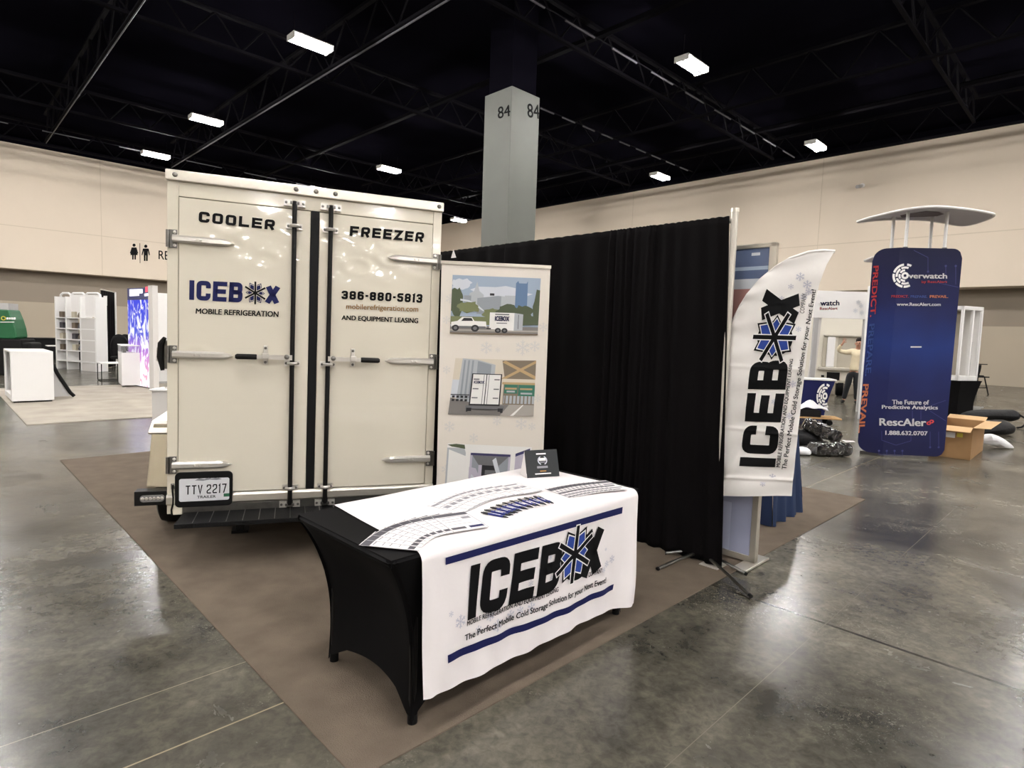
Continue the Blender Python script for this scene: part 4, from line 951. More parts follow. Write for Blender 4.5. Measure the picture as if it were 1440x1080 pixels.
# ------------------------------------------------------------------ framed sign behind the flag
GM = frame((1.785, 4.155, 0), math.atan2(E2.y, E2.x))     # x runs back, +y faces the booth
gs = thing('sign_stand', 'tall aluminium framed graphic sign standing behind the feather flag', 'sign', GM)
GW, GT = .98, 2.275
b = MB()
b.box(0, .045, -.025, .025, .02, GT, 'alu'); b.box(GW - .045, GW, -.025, .025, .02, GT, 'alu'); b.box(0, GW, -.025, .025, .02, .065, 'alu'); b.box(0, GW, -.025, .025, GT - .03, GT, 'alu'); b.build('frame', gs, bevel=.004)
for nm, z0, z1, k in (('blue_graphic', 2.035, GT - .03, 'sign_blue'), ('white_strip', 1.965, 2.035, 'p_cloud'), ('pink_graphic', 1.05, 1.965, 'sign_pink'), ('pale_graphic', .065, 1.05, 'sign_pale')):
    b = MB(); b.box(.045, GW - .045, -.018, .018, z0, z1, k)
    if k == 'sign_pale': b.box(.2, .55, .018, .019, .065, .42, 'sign_pale_light')
    if k == 'sign_blue': b.box(.11, .17, .018, .019, z1 - .05, z1 - .03, 'p_cloud'); b.box(.045, GW - .045, .018, .019, z0 + .06, z0 + .085, 'p_sky')  # pale bars: reflections on the blue face, painted as colour
    b.build(nm, gs)
for x in (.03, GW - .03): b = MB(); b.box(x - .05, x + .05, -.18, .2, .0062, .022, 'alu'); b.build('foot_plate', gs, bevel=.003)

# ------------------------------------------------------------------ blue draped table of the next stand
NB = gz(1088, 741, .008); BTM = frame((NB.x, NB.y, 0), ANG)
bt = thing('draped_table', 'table under a dark blue cloth partly hidden behind the feather flag', 'table', BTM)
def cloth_side(P, Q, zh0, zh1, flare, seed, mb):
    P = Vector(P); Q = Vector(Q); d = (Q - P).normalized(); n = Vector((d.y, -d.x, 0)); rn = random.Random(seed); ph = rn.uniform(0, 6)
    def fn(u, v):
        p = P.lerp(Q, u); z = .745 * (1 - v) + (zh0 + (zh1 - zh0) * u) * v
        o = v * (flare + .022 * math.sin(u * 19 + ph) + .012 * math.sin(u * 41))
        e = .06 * v * (u * 2 - 1)
        return Vector((p.x, p.y, z)) + n * o + d * e
    mb.grid(fn, 50, 16, 'blue_cloth')
b = MB(); cloth_side((.05, .07, 0), (.62, .07, 0), .012, .012, .05, 1, b); cloth_side((.62, .07, 0), (.62, 1.7, 0), .16, .16, .05, 2, b); cloth_side((.05, 1.7, 0), (.05, .07, 0), .012, .012, .05, 3, b)
b.box(.05, .62, .07, 1.7, .73, .745, 'blue_cloth'); b.build('blue_cloth', bt, True)
for x, y in ((.1, .12), (.57, .12), (.1, 1.6), (.57, 1.6)): b = MB(); b.tube([(x, y, .007), (x, y, .73)], .015, 'steel', 8); b.build('leg', bt)

# ------------------------------------------------------------------ blue tower with leaf canopy
P0, P1_, P2_ = gz(1205, 636, .02), gz(1241, 641, .02), gz(1327, 645, .02)
def tower(name_lab, M0, printed):
    tw = thing('display_tower', name_lab, 'display tower', M0)
    I = M0.inverted(); p0, p1, p2 = [(I @ p) if printed else (I @ p) for p in (P0, P1_, P2_)]
    p3 = p2 + (p0 - p1) * 1.15; TH = 3.0; r = .13
    ring = []
    def seg(a, c, n, endpt=False): ring.extend([(a.lerp(c, i / n)) for i in range(n)])
    N0, N1 = 14, 26
    seg(p0, p1, N0); seg(p1, p2, N1); seg(p2, p3, 6); seg(p3, p0, 10)
    top = []; bot = []; L0 = (p1 - p0).length; L1 = (p2 - p1).length
    for i, p in enumerate(ring):
        if i < N0: d = (p - p0).length; rr = .17
        elif i < N0 + N1: d = (p2 - p).length; rr = r
        else: d = 0; rr = r if i < N0 + N1 + 6 else .17
        drop = rr - math.sqrt(max(0, rr * rr - max(0, rr - d) ** 2)) if d < rr else 0
        top.append(Vector((p.x, p.y, TH - drop))); bot.append(Vector((p.x, p.y, .045 + drop * .8)))
    n = len(ring); mb = MB(); K = 12; vs = []
    for k in range(K + 1): vs += [bot[i].lerp(top[i], k / K) for i in range(n)]
    fs = [(k * n + i, k * n + (i + 1) % n, (k + 1) * n + (i + 1) % n, (k + 1) * n + i) for k in range(K) for i in range(n)]
    ct = sum(top, Vector()) / n; cb = sum(bot, Vector()) / n; vs += [ct, cb]
    fs += [(K * n + i, K * n + (i + 1) % n, (K + 1) * n) for i in range(n)] + [((i + 1) % n, i, (K + 1) * n + 1) for i in range(n)]
    mb.raw(vs, fs, 'tower_print'); mb.build('fabric_cover', tw)
    c = (p0 + p1 + p2 + p3) / 4
    b = MB(); b.prism([(c + (p - c) * .93 + Vector((0, 0, -p.z + .0))) for p in (p0, p1, p2 + (p1 - p2).normalized() * .2, p3)], (0, 0, .05), 'steel'); b.build('base_plate', tw)
    return tw, p0, p1, p2
TOM = frame((P1_.x, P1_.y, 0), math.atan2((P2_ - P1_).y, (P2_ - P1_).x))
tw, p0, p1, p2 = tower('tall dark blue fabric tower with white lettering under a leaf-shaped canopy', TOM, True)
HT = lambda x, y: hit(TOM, x, y, -.006)
TSM = frame((P0.x, P0.y, 0), math.atan2((P1_ - P0).y, (P1_ - P0).x))
ITO = TOM.inverted()
HS = lambda x, y: ITO @ (TSM @ hit(TSM, x, y, -.008))
def ontower(name, items, HH=HT):
    for sh, px, k in items: b = MB(); b.flat(sh, quadmap([HH(x, y) for x, y in px]), k); b.build(name, tw)
def bx(x0, y0, x1, y1, t=0): return [(x0, y1), (x1, y1 + t), (x1, y0 + t), (x0, y0)]
ontower('tower_name', [(text('verwatch', .03), bx(1277.5, 384, 1332, 391.5, .4), 'white_ink')])
b = MB(); c0 = HT(1272.6, 387.6); rr = (HT(1272.6, 370.5) - c0).length
for sh in ring_logo():
    b.flat(sh, lambda x, y: c0 + Vector((x * rr, -.002, y * rr)), 'white_ink')
b.build('ring_logo', tw)
ontower('red_lettering', [(text('by RescAlert', .02), bx(1296, 394.5, 1332, 399), 'red'), (text('PREDICT.', .02), bx(1253.5, 415, 1278, 418.5), 'red')])
ontower('orange_lettering', [(text('PREVAIL.', .03), bx(1307.5, 415, 1333.5, 419), 'orange')])
ontower('dim_lettering', [(text('PREPARE.', .02), bx(1280.5, 415.3, 1304, 418.8), 'dim_blue')])
ontower('white_lettering', [(text('www.RescAlert.com', .03), bx(1261, 425.5, 1323, 430, .3), 'white_ink'), (rect(0, 0, 1, 1), bx(1280.5, 487, 1296, 488.8), 'white_ink'),
    (text('The Future of', .03), bx(1254.5, 562, 1306.5, 568.5, .7), 'white_ink'), (text('Predictive Analytics', .03), bx(1240, 569.5, 1319, 576.5, 1), 'white_ink'),
    (text('RescAler', .03), bx(1236.5, 588, 1302.5, 598.5, 1), 'white_ink'), (text('1.888.632.0707', .03), bx(1245, 605.5, 1304.5, 611.5, 1), 'white_ink')])
b = MB(); q = quadmap([HT(x, y) for x, y in bx(1303, 590, 1313.5, 598)])
b.flat(arcband(.3, .35, .14, .34, 60, 400), q, 'red'); b.flat(arcband(.68, .66, .14, .34, -120, 220), q, 'red'); b.build('red_emblem', tw)
ontower('side_red_lettering', [(text('PREDICT.', .025), [(1228.3, 374), (1223.5, 446), (1231, 445), (1235.8, 373.5)], 'red')], HS)
ontower('side_dim_lettering', [(text('PREPARE.', .025), [(1222.5, 456), (1216.5, 529), (1224.5, 528), (1230, 455)], 'dim_blue')], HS)
ontower('side_orange_lettering', [(text('PREVAIL.', .03), [(1213.8, 540), (1207, 609), (1215.3, 608.5), (1221.8, 540)], 'orange')], HS)
b = MB()
def pline(pts, wd=.35):
    P = [HT(x, y) for x, y in pts]
    for a, c in zip(P, P[1:]):
        d = (c - a).normalized(); n = Vector((-d.z, 0, d.x)) * .0035; b.face([a - n, c - n, c + n, a + n], 'line_blue')
for pts in ([(1285, 352), (1305, 362), (1305, 381)], [(1330, 375), (1330, 400)], [(1344, 373), (1344, 400)], [(1240, 606), (1240, 619), (1260, 626), (1281, 620), (1281, 606)], [(1308, 607), (1308, 629)], [(1320, 607), (1320, 629)], [(1236, 634), (1236, 639)], [(1247, 635), (1247, 640)], [(1258, 635), (1258, 640)], [(1269, 635), (1269, 640)], [(1235, 639), (1270, 641)], [(1283, 577), (1283, 590)], [(1295, 577), (1295, 590)], [(1308, 578), (1330, 592)], [(1320, 398), (1348, 404)], [(1310, 570), (1330, 563)]): pline(pts)
for x, y in ((1305, 382), (1330, 374), (1344, 374), (1308, 629), (1320, 629), (1236, 634), (1247, 634), (1258, 634), (1269, 634)):
    p = HT(x, y); b.flat(disc(0, 0, .016, .016, 8), lambda u, v: p + Vector((u, 0, v)), 'line_blue')
b.build('circuit_pattern', tw)
def canopy(tw, M0, outline, zc, posts, ztop, red=None):
    I = M0.inverted(); pts = [gz(x, y, zc) for x, y in outline]; c = sum(pts, Vector()) / len(pts)
    def smooth(P, k=2):
        for _ in range(k):
            Q = []
            for i in range(len(P)):
                a, d = P[i], P[(i + 1) % len(P)]; Q += [a.lerp(d, .25), a.lerp(d, .75)]
            P = Q
        return P
    ol = smooth(pts, 2); n = len(ol); mb = MB(); vs = []
    dome = lambda p, f: Vector((p.x, p.y, zc + .035 * (1 - f * f)))
    rings = [1.0, .85, .6, .3]
    for up in (0, .04):
        for f in rings: vs += [I @ (dome(c.lerp(p, f), f) + Vector((0, 0, up * (.6 + .4 * (1 - f))))) for p in ol]
        vs.append(I @ (dome(c, 0) + Vector((0, 0, up))))
    B = len(rings) * n + 1; fs = []
    for base in (0, B):
        for k in range(len(rings) - 1): fs += [(base + k * n + i, base + k * n + (i + 1) % n, base + (k + 1) * n + (i + 1) % n, base + (k + 1) * n + i) for i in range(n)]
        fs += [(base + (len(rings) - 1) * n + i, base + (len(rings) - 1) * n + (i + 1) % n, base + len(rings) * n) for i in range(n)]
    mb.raw(vs, fs, 'canopy'); mb.raw(vs[:n] + vs[B:B + n], [(i, (i + 1) % n, (i + 1) % n + n, i + n) for i in range(n)], 'canopy_rim')
    cp = mb.build('canopy', tw, True, weld=True)
    mb = MB(); mb.tube([I @ (p + Vector((0, 0, .012))) for p in ol + ol[:2]], .018, 'canopy_rim', 8, False); mb.build('canopy_rim', cp, True)
    if red:
        mb = MB(); mb.face([I @ (gz(x, y, zc + .022)) for x, y in red], 'canopy_dark'); mb.build('underside_graphic', cp)
    for (bx_, by_, dd) in posts:
        p = M0 @ hit(M0, bx_, by_, dd); p.z = ztop; mb = MB()
        mb.tube([I @ p, I @ Vector((p.x, p.y, zc + .02))], .022, 'counter_white', 12); mb.tube([I @ p, I @ (p + Vector((0, 0, .03)))], .032, 'steel', 10); mb.build('canopy_post', tw, True)
canopy(tw, TOM, [(1196, 315), (1236, 303.5), (1270, 296), (1310, 291), (1350, 294), (1385, 299), (1402, 303), (1385, 311), (1365, 317), (1350, 318.5), (1318, 312), (1290, 309.5), (1240, 309)], 3.5, ((1275, 325, .07), (1330.5, 322, .07), (1256.5, 312, .46), (1310.5, 312, .46)), 2.99,
       [(1265, 302), (1302, 297), (1320, 298), (1328, 301), (1318, 304), (1300, 305), (1268, 306)])
# second canopy further back, only its tip and a white cabinet edge show
QC = gz(1219, 588, 0); CBM = frame((7.75, 12.6, 0), .2)
t2 = thing('canopy_cabinet', 'white cabinet with a second leaf canopy behind the blue tower', 'cabinet', CBM)
b = MB(); b.box(-.02, .7, 0, .5, .0, 2.9, 'counter_white'); b.box(.03, .09, -.01, 0, 2.48, 2.6, 'rod_black'); b.build('cabinet_body', t2, bevel=.02)
canopy(t2, CBM, [(1212, 368.5), (1222, 364), (1240, 358), (1265, 352), (1290, 352), (1310, 356), (1300, 364), (1270, 368), (1240, 369)], 3.5, ((1238, 380, .1), (1262, 380, .1)), 2.9)

# ------------------------------------------------------------------ clutter around the blue tower
def place(x, y, rz=0, z=0): p = gz(x, y, z); return frame((p.x, p.y, z), rz)
# cardboard box with open flaps
a, c, d = gz(1326, 640), gz(1364, 647.5), gz(1391, 626)
KM = frame((c.x, c.y, 0), math.atan2((d - c).y, (d - c).x)); LX = (d - c).length * .62; LY = .5; hb = .47
cb = thing('cardboard_box', 'open brown cardboard box standing right beside the blue tower', 'box', KM)
b = MB(); th = .006
b.box(0, LX, 0, th, 0, hb, 'cardboard'); b.box(0, LX, LY - th, LY, 0, hb, 'cardboard'); b.box(0, th, 0, LY, 0, hb, 'cardboard'); b.box(LX - th, LX, 0, LY, 0, hb, 'cardboard'); b.box(0, LX, 0, LY, 0, th, 'cardboard'); b.build('box_body', cb)
for pts in ([(0, 0, hb), (0, LY, hb), (-.22, LY, hb - .05), (-.22, 0, hb - .05)], [(0, 0, hb), (LX, 0, hb), (LX, -.2, hb + .01), (0, -.2, hb + .01)], [(LX, 0, hb), (LX, LY, hb), (LX + .25, LY, hb + .04), (LX + .25, 0, hb + .04)], [(0, LY, hb), (LX, LY, hb), (LX, LY + .22, hb + .03), (0, LY + .22, hb + .03)]):
    b = MB(); b.prism(pts, (0, 0, .006), 'cardboard_in'); b.build('flap', cb)
b = MB(); b.box(-.002, 0, .2, .34, .3, .38, 'paper'); b.box(-.002, 0, .11, .18, .32, .38, 'yellow'); b.build('shipping_label', cb)
def lump(name, lab, cat, Mx, pts, rad, k, sub=2, flatz=.7, extra=None):   # soft bag along a spine
    t = MB(); n = 14; vs = []; fs = []; rn = random.Random(len(lab)); P = [Vector(p) for p in pts]
    for i, p in enumerate(P):
        tg = (P[min(i + 1, len(P) - 1)] - P[max(i - 1, 0)]).normalized(); sd = tg.cross(Vector((0, 0, 1))).normalized(); up = sd.cross(tg)
        for j in range(n):
            q = 2 * PI * j / n; r = rad[i] * (1 + (.22 if 'white' in k else .12) * rn.uniform(-1, 1))
            v = p + sd * (r * math.cos(q)) + up * (r * flatz * math.sin(q)); v.z = max(.012, v.z); vs.append(v)
    for i in range(len(P) - 1): fs += [(i * n + j, i * n + (j + 1) % n, (i + 1) * n + (j + 1) % n, (i + 1) * n + j) for j in range(n)]
    fs += [tuple(range(n)), tuple(range((len(P) - 1) * n, len(P) * n))]
    t.raw(vs, fs, k); o = t.build(name, None, True, sub=1); o.matrix_world = Mx; return tag(o, lab, cat)
BG = place(1396, 602, .35)
o = lump('duffel_bag', 'long black equipment bag lying on the floor behind the cardboard box', 'bag', BG, [(-.62, .25, .22), (-.5, .2, .25), (0, .12, .27), (.35, .05, .26), (.55, 0, .26), (.66, -.02, .24)], [.05, .15, .17, .15, .2, .12], 'bag_black')
b = MB(); b.tube([(.55, -.12, .3), (.66, -.2, .22), (.68, -.2, .1), (.6, -.18, .03), (.52, -.14, .02)], .02, 'bag_black', 8); s_ = b.build('strap', o, True)
o = lump('black_bag', 'crumpled black cloth bag under the duffel bag', 'bag', place(1402, 614, .35), [(-.35, .1, .06), (-.2, .1, .13), (.1, .05, .17), (.4, .1, .15), (.55, .2, .06)], [.06, .18, .22, .2, .05], 'bag_black')
lump('white_bag', 'crumpled white plastic bag on the floor right of the cardboard box', 'bag', place(1396, 630, .2), [(-.2, .05, .1), (-.1, .0, .16), (.0, -.02, .13), (.12, -.05, .07), (.22, -.08, .04), (.3, -.1, .02)], [.04, .15, .15, .12, .07, .02], 'bag_white')
# clear bin, black draped table with white cabinet
PM = place(1361, 591, .15); t = thing('storage_bin', 'clear plastic storage bin on the floor behind the cardboard box', 'bin', PM)
b = MB(); b.prism([(-.18, -.15, .002), (.18, -.15, .002), (.18, .2, .002), (-.18, .2, .002)], (0, 0, .3), 'clear_bin'); b.build('bin_body', t, bevel=.02); b = MB(); b.box(-.2, .2, -.17, .22, .30, .33, 'clear_bin'); b.build('lid', t)
TM2 = place(1340, 592, .35); t = thing('draped_table', 'small table under a black stretch cover right behind the blue tower', 'table', TM2)
b = MB(); K = 12
for f in range(4):
    cs = [(-.32, -.3), (.36, -.3), (.36, .34), (-.32, .34)]; p, q = Vector(cs[f]), Vector(cs[(f + 1) % 4]); n_v = (q - p).normalized(); nn = Vector((n_v.y, -n_v.x))
    def fn(u, v, p=p, q=q, nn=nn):
        x = p.lerp(q, .5 + (u - .5) * (1 - .25 * math.sin(PI * v / 1.3))); x = x - nn * (.08 * math.sin(PI * min(1, v * .8))); return Vector((x.x, x.y, .92 * (1 - v) + .004 + .1 * v * math.sin(PI * u)))
    b.grid(fn, 12, 10, 'spandex')
b.box(-.32, .36, -.3, .34, .90, .92, 'spandex'); b.build('stretch_cover', t, True)
WCM = TM2 @ Matrix.Translation((0, 0, .922)); t = thing('display_case', 'tall white display cabinet standing on the black draped table', 'cabinet', WCM)
b = MB()
for x in (-.3, .02, .3): b.box(x - .02, x + .03, -.22, -.17, 0, 1.62, 'counter_white'); b.box(x - .02, x + .03, .2, .25, 0, 1.62, 'counter_white')
b.box(-.32, .33, -.22, .25, 0, .1, 'counter_white'); b.box(-.32, .33, -.22, .25, 1.54, 1.62, 'counter_white'); b.build('cabinet_frame', t, bevel=.006)
b = MB(); b.box(-.3, .31, .2, .23, .1, 1.54, 'trailer_shade'); b.box(.26, .3, -.2, .2, .1, 1.54, 'counter_white'); b.build('cabinet_panel', t); b = MB(); b.box(.07, .1, -.19, -.17, .1, .85, 'rod_black'); b.build('door_slot', t)
# bar table and stool far behind
SM2 = place(1372, 554, .2); t = thing('bar_stool', 'dark bar stool with a shell seat standing by the right wall', 'stool', SM2)
b = MB(); b.grid(lambda u, v: Vector(((u - .5) * .5, .2 * (1 - v) ** 2 - .2 * v * 0 - (.3 * max(0, .45 - v)) + (.22 if v > .5 else v * .44) - .1, .66 + max(0, v - .45) * .75)), 8, 10, 'black_plain'); b.build('seat', t, True, solid=.03)
b = MB(); b.box(-.25, .25, -.25, .15, .62, .66, 'black_plain'); b.build('seat_base', t)
for sx, sy in ((-1, -1), (1, -1), (1, 1), (-1, 1)): b = MB(); b.tube([(sx * .15, sy * .15, .62), (sx * .27, sy * .25, .0)], .022, 'rod_black', 8); b.build('leg', t)
b = MB(); b.tube([(-.24, -.22, .25), (.24, -.22, .25)], .018, 'rod_black', 6); b.build('footrest', t)
p = gz(1374, 552); BTM2 = frame((p.x + .35, p.y + .9, 0), .2); t = thing('bar_table', 'slim dark bar table behind the bar stool near the right wall', 'table', BTM2)
b = MB(); b.box(-.35, .45, -.3, .3, 1.05, 1.08, 'black_plain'); b.build('table_top', t)
b = MB(); b.tube([(0, 0, .02), (0, 0, 1.05)], .03, 'rod_black', 8); b.build('post', t)
b = MB(); b.lathe([(.3, 0), (.3, .02), (.05, .03)], (0, 0, 0), 'rod_black', 20); b.build('base', t)

# ------------------------------------------------------------------ stand behind the flag: counter, dolly, wrapped bundles
CTM = place(1146, 593, ANG - .3); 
p = gz(1158, 590); CTM = frame((p.x, p.y, 0), math.radians(-12)); t = thing('promo_counter', 'dark blue tapered counter with a white ring emblem behind the flag', 'counter', CTM)
b = MB(); Hh = .84
lo = [(-.5, 0), (0, 0), (0, .4), (-.5, .4)]; hi = [(-.62, -.03), (.17, -.03), (.17, .45), (-.62, .45)]
for i in range(4):
    j = (i + 1) % 4; b.grid(lambda u, v, i=i, j=j: Vector((*((Vector(lo[i]).lerp(Vector(lo[j]), u)).lerp(Vector(hi[i]).lerp(Vector(hi[j]), u), v ** 1.6)), .0 + Hh * v)), 4, 8, 'navy')
b.build('fabric_body', t, True)
b = MB(); b.box(-.64, .19, -.05, .47, Hh, Hh + .035, 'counter_white'); b.build('counter_top', t, bevel=.006)
b = MB(); c0 = hit(CTM, 1160, 557, -.035); m_ = [(sh, .27) for sh in ring_logo()]
for sh, r_ in m_: b.flat(sh, lambda x, y: Vector((c0.x - .0 + x * r_ * .62, -.04 - .0 * y + .0, c0.z + y * r_)), 'white_ink')
b.build('ring_emblem', t)
DLM = place(1158, 598, -.2, 0); t = thing('dolly', 'wooden platform dolly on castors carrying a box and white sheet', 'dolly', DLM)
b = MB(); b.box(-.75, .3, -.1, .35, .13, .16, 'wood'); b.build('deck', t, bevel=.004)
for x, y in ((.1, -.02), (.1, .28), (-.65, -.02), (-.65, .28)): b = MB(); b.lathe([(.02, -.02), (.055, -.02), (.055, .02), (.02, .02)], (x, y, .056), 'rubber', 14, 'y'); b.box(x - .03, x + .03, y - .03, y + .03, .1, .13, 'steel'); b.build('castor', t)
o = MB(); o.box(-.72, -.08, -.08, .3, .165, .30, 'black_plain'); o = o.build('equipment_case', None, bevel=.01); o.matrix_world = DLM; tag(o, 'flat black case lying on the wooden dolly deck', 'case')
b = MB(); b.grid(lambda u, v: Vector((-.72 + u * .78, -.08 + v * .36, .315 + .16 * math.exp(-((u - .62) / .22) ** 2 - ((v - .5) / .4) ** 2) + .02 * math.sin(u * 17 + v * 9))), 20, 12, 'bag_white'); o = b.build('plastic_sheet', None, True, solid=.004); o.matrix_world = DLM; tag(o, 'crumpled white sheet heaped on top of the black case', 'sheet')
BKM = place(1136, 630, .1); b = MB(); o = lump('black_bag', 'black bag on the floor under the wrapped bundles beside the flag', 'bag', BKM, [(-.5, .1, .1), (-.3, .1, .16), (.0, .1, .15), (.2, .1, .1), (.3, .1, .06)], [.1, .22, .2, .14, .06], 'bag_black')
def bundle(lab, A_, B__, w_, h_, name='wrapped_bundle'):
    A_, B__ = Vector(A_), Vector(B__); d = (B__ - A_); L = d.length; mid = (A_ + B__) / 2; z = d.normalized(); s_ = z.cross(Vector((0, 0, 1))).normalized(); u = s_.cross(z)
    Mx = Matrix(((z.x, s_.x, u.x, mid.x), (z.y, s_.y, u.y, mid.y), (z.z, s_.z, u.z, mid.z), (0, 0, 0, 1)))
    t = thing(name, lab, 'wrapped bundle', Mx); b = MB(); b.box(-L / 2 + .05, L / 2 - .03, -w_ / 2 + .02, w_ / 2 - .02, -h_ / 2 + .015, h_ / 2 - .015, 'black_plain'); b.build('contents', t, bevel=.02)
    b = MB(); rn = random.Random(len(lab)); N = 30; n = 16; vs = []
    for i in range(N + 1):
        f = i / N; k = 1 if .05 < f < .95 else .75
        for j in range(n):
            q = 2 * PI * j / n; cx, cz = math.cos(q), math.sin(q); ex = .5
            vs.append((-L / 2 + f * L, math.copysign(abs(cx) ** ex, cx) * (w_ / 2) * k * (1 + .14 * rn.uniform(-1, 1)), math.copysign(abs(cz) ** ex, cz) * (h_ / 2) * k * (1 + .14 * rn.uniform(-1, 1))))
    fs = [(i * n + j, i * n + (j + 1) % n, (i + 1) * n + (j + 1) % n, (i + 1) * n + j) for i in range(N) for j in range(n)] + [tuple(range(n)), tuple(range(N * n, N * n + n))]
    b.raw(vs, fs, 'film'); b.build('plastic_film', t, True); return t
q1 = gy(1130, 594, 9.2); q2 = gy(1182, 617, 9.0)
bundle('long bundle in shiny clear film leaning over the black bag', q1, q2, .19, .2)
q1 = gz(1142, 631, .1); q2 = gz(1192, 631, .1); bundle('shorter bundle in shiny clear film lying flat on the floor', (q1.x, q1.y, .1), (q2.x, q2.y, .1), .28, .18)
lump('white_bag', 'white plastic bag on the floor under the black bag beside the flag edge', 'bag', place(1128, 640, 0), [(-.14, .02, .03), (-.05, 0, .07), (.05, 0, .06), (.12, -.03, .03)], [.05, .1, .1, .04], 'bag_white')
pp = [gz(x, y, .008) for x, y in ((1136, 630), (1154, 632), (1166, 639), (1150, 638))]; b = MB(); b.prism(pp, (0, 0, .003), 'paper'); o = b.build('paper_sheet', None); tag(o, 'white paper sheet lying flat in front of the wrapped bundles', 'paper')
pp = [gz(x, y, .008) for x, y in ((1184, 619), (1200, 620), (1203, 622), (1190, 622))]; b = MB(); b.prism(pp, (0, 0, .003), 'paper'); o = b.build('paper_sheet', None); tag(o, 'pale paper strip on the floor between the bundles and the blue tower', 'paper')

# ------------------------------------------------------------------ header sign and background trailer
VY = 14.6; HA, HB2 = gy(1144, 446.5, VY), gy(1219, 445, VY)
HM = frame((HA.x, VY, 0), 0); hs = thing('header_sign', 'pale overhead sign board between the flag and the blue tower', 'sign', HM)
z0 = HA.z; z1 = gy(1152, 408.5, VY).z; WX = HB2.x - HA.x
b = MB(); b.box(0, WX, 0, .06, z0, z1, 'canopy_rim'); b.build('sign_board', hs, bevel=.004)
HHs = lambda x, y: hit(HM, x, y, -.004)
b = MB(); b.flat(text('watch', .03), quadmap([HHs(x, y) for x, y in ((1153.5, 430), (1180.5, 429.5), (1180.5, 422), (1153.5, 422.5))]), 'navy'); b.build('navy_lettering', hs)
b = MB(); b.flat(text('RescAlert', .02), quadmap([HHs(x, y) for x, y in ((1153, 436), (1178, 435.5), (1178, 431.5), (1153, 432))]), 'red'); b.build('red_lettering', hs)
b = MB()
for x, y in ((1207, 425), (1211, 430), (1203, 437), (1212, 440)): p = HHs(x, y); b.flat(flake(), lambda u, v: p + Vector((u * .06, 0, v * .06)), 'p_cloud')
b.build('pale_pattern', hs)
for px_ in (1147, 1217):
    p = HM.inverted() @ gy(px_, 470, VY); b = MB(); b.box(p.x - .05, p.x + .05, .0, .07, 0, z0, 'counter_shade'); b.build('post', hs)
q = HM.inverted() @ gy(1146, 480, VY); b = MB(); b.prism([(q.x - .12, .05, .05), (q.x + .06, .05, .05), (q.x + .15, .05, z0), (q.x + .02, .05, z0)], (0, .05, 0), 'flake_pale'); b.build('fabric_side', hs)
wa = gz(1148, 556); wb = Vector((.90, -.436, 0)).normalized()
UM = frame((wa.x, wa.y, 0), math.atan2(wb.y, wb.x)); ut = thing('service_trailer', 'white box trailer with a framed window behind the person', 'trailer', UM)
HU = lambda x, y, d=0: hit(UM, x, y, d)
b = MB(); b.box(-.6, 2.6, 0, 2.2, .42, 3.1, 'trailer_white'); b.build('body', ut, bevel=.02)
l = HU(1158, 474).x; r_ = HU(1213, 474).x; zt_ = HU(1185, 474).z; zl = HU(1185, 517).z
b = MB(); b.box(l, r_, -.10, 0, zt_, zt_ + .08, 'alu'); b.box(l, l + .12, -.06, 0, zl, zt_, 'trailer_shade'); b.box(l + .12, l + .34, -.1, 0, zl, zt_, 'canopy_rim'); b.box(r_ - .1, r_, -.08, 0, zl, zt_, 'canopy_rim'); b.build('window_frame', ut, bevel=.03)
b = MB(); b.box(l - .1, r_ + .1, -.16, 0, zl - .1, zl, 'alu'); b.build('window_ledge', ut, bevel=.02)
b = MB(); b.box(l + .42, r_ - .12, -.012, 0, zl, zt_, 'trailer_shade'); b.build('window_panel', ut)
q0, q1 = HU(1162, 534.5), HU(1181, 524); b = MB(); b.box(q0.x, q1.x, -.03, 0, q0.z, q1.z, 'rod_black'); b.build('license_plate', ut)
q0, q1 = HU(1154.5, 530), HU(1159, 527.5); b = MB(); b.box(q0.x, q1.x, -.04, 0, q0.z, q1.z, 'rod_black'); b.build('marker_lamp', ut)
b = MB(); b.box(l - .35, r_ + .2, -.04, 0, .45, .52, 'trailer_shade'); b.build('bumper', ut)
for x in (HU(1181, 552).x, HU(1181, 552).x + 1.25):
    b = MB(); b.lathe([(.16, -.1), (.3, -.11), (.33, -.05), (.33, .08), (.16, .1)], (x, .3, .335), 'rubber', 24, 'x'); b.build('wheel', ut, True)

# ------------------------------------------------------------------ person
fp = gz(1193.5, 567); vd = math.atan2(fp.y, fp.x) - PI / 2
PE = frame((fp.x, fp.y, 0), vd)                        # x to the right of the picture, -y towards the camera
pe = thing('person', 'person in a cream long-sleeved top and dark trousers raising one arm', 'person', PE)
def skin_mesh(name, verts, edges, k, parent, root=0, sub=2):
    me = bpy.data.meshes.new(name); me.from_pydata([v[0] for v in verts], edges, []); me.materials.append(M[k])
    o = bpy.data.objects.new(name, me); COL.objects.link(o); o.parent = parent
    sk = o.modifiers.new('skin', 'SKIN'); sk.use_smooth_shade = True
    for i, v in enumerate(verts):
        r = v[1]; me.skin_vertices[0].data[i].radius = (r, r) if not isinstance(r, tuple) else r; me.skin_vertices[0].data[i].use_root = (i == root)
    s_ = o.modifiers.new('sub', 'SUBSURF'); s_.levels = s_.render_levels = sub
    return o
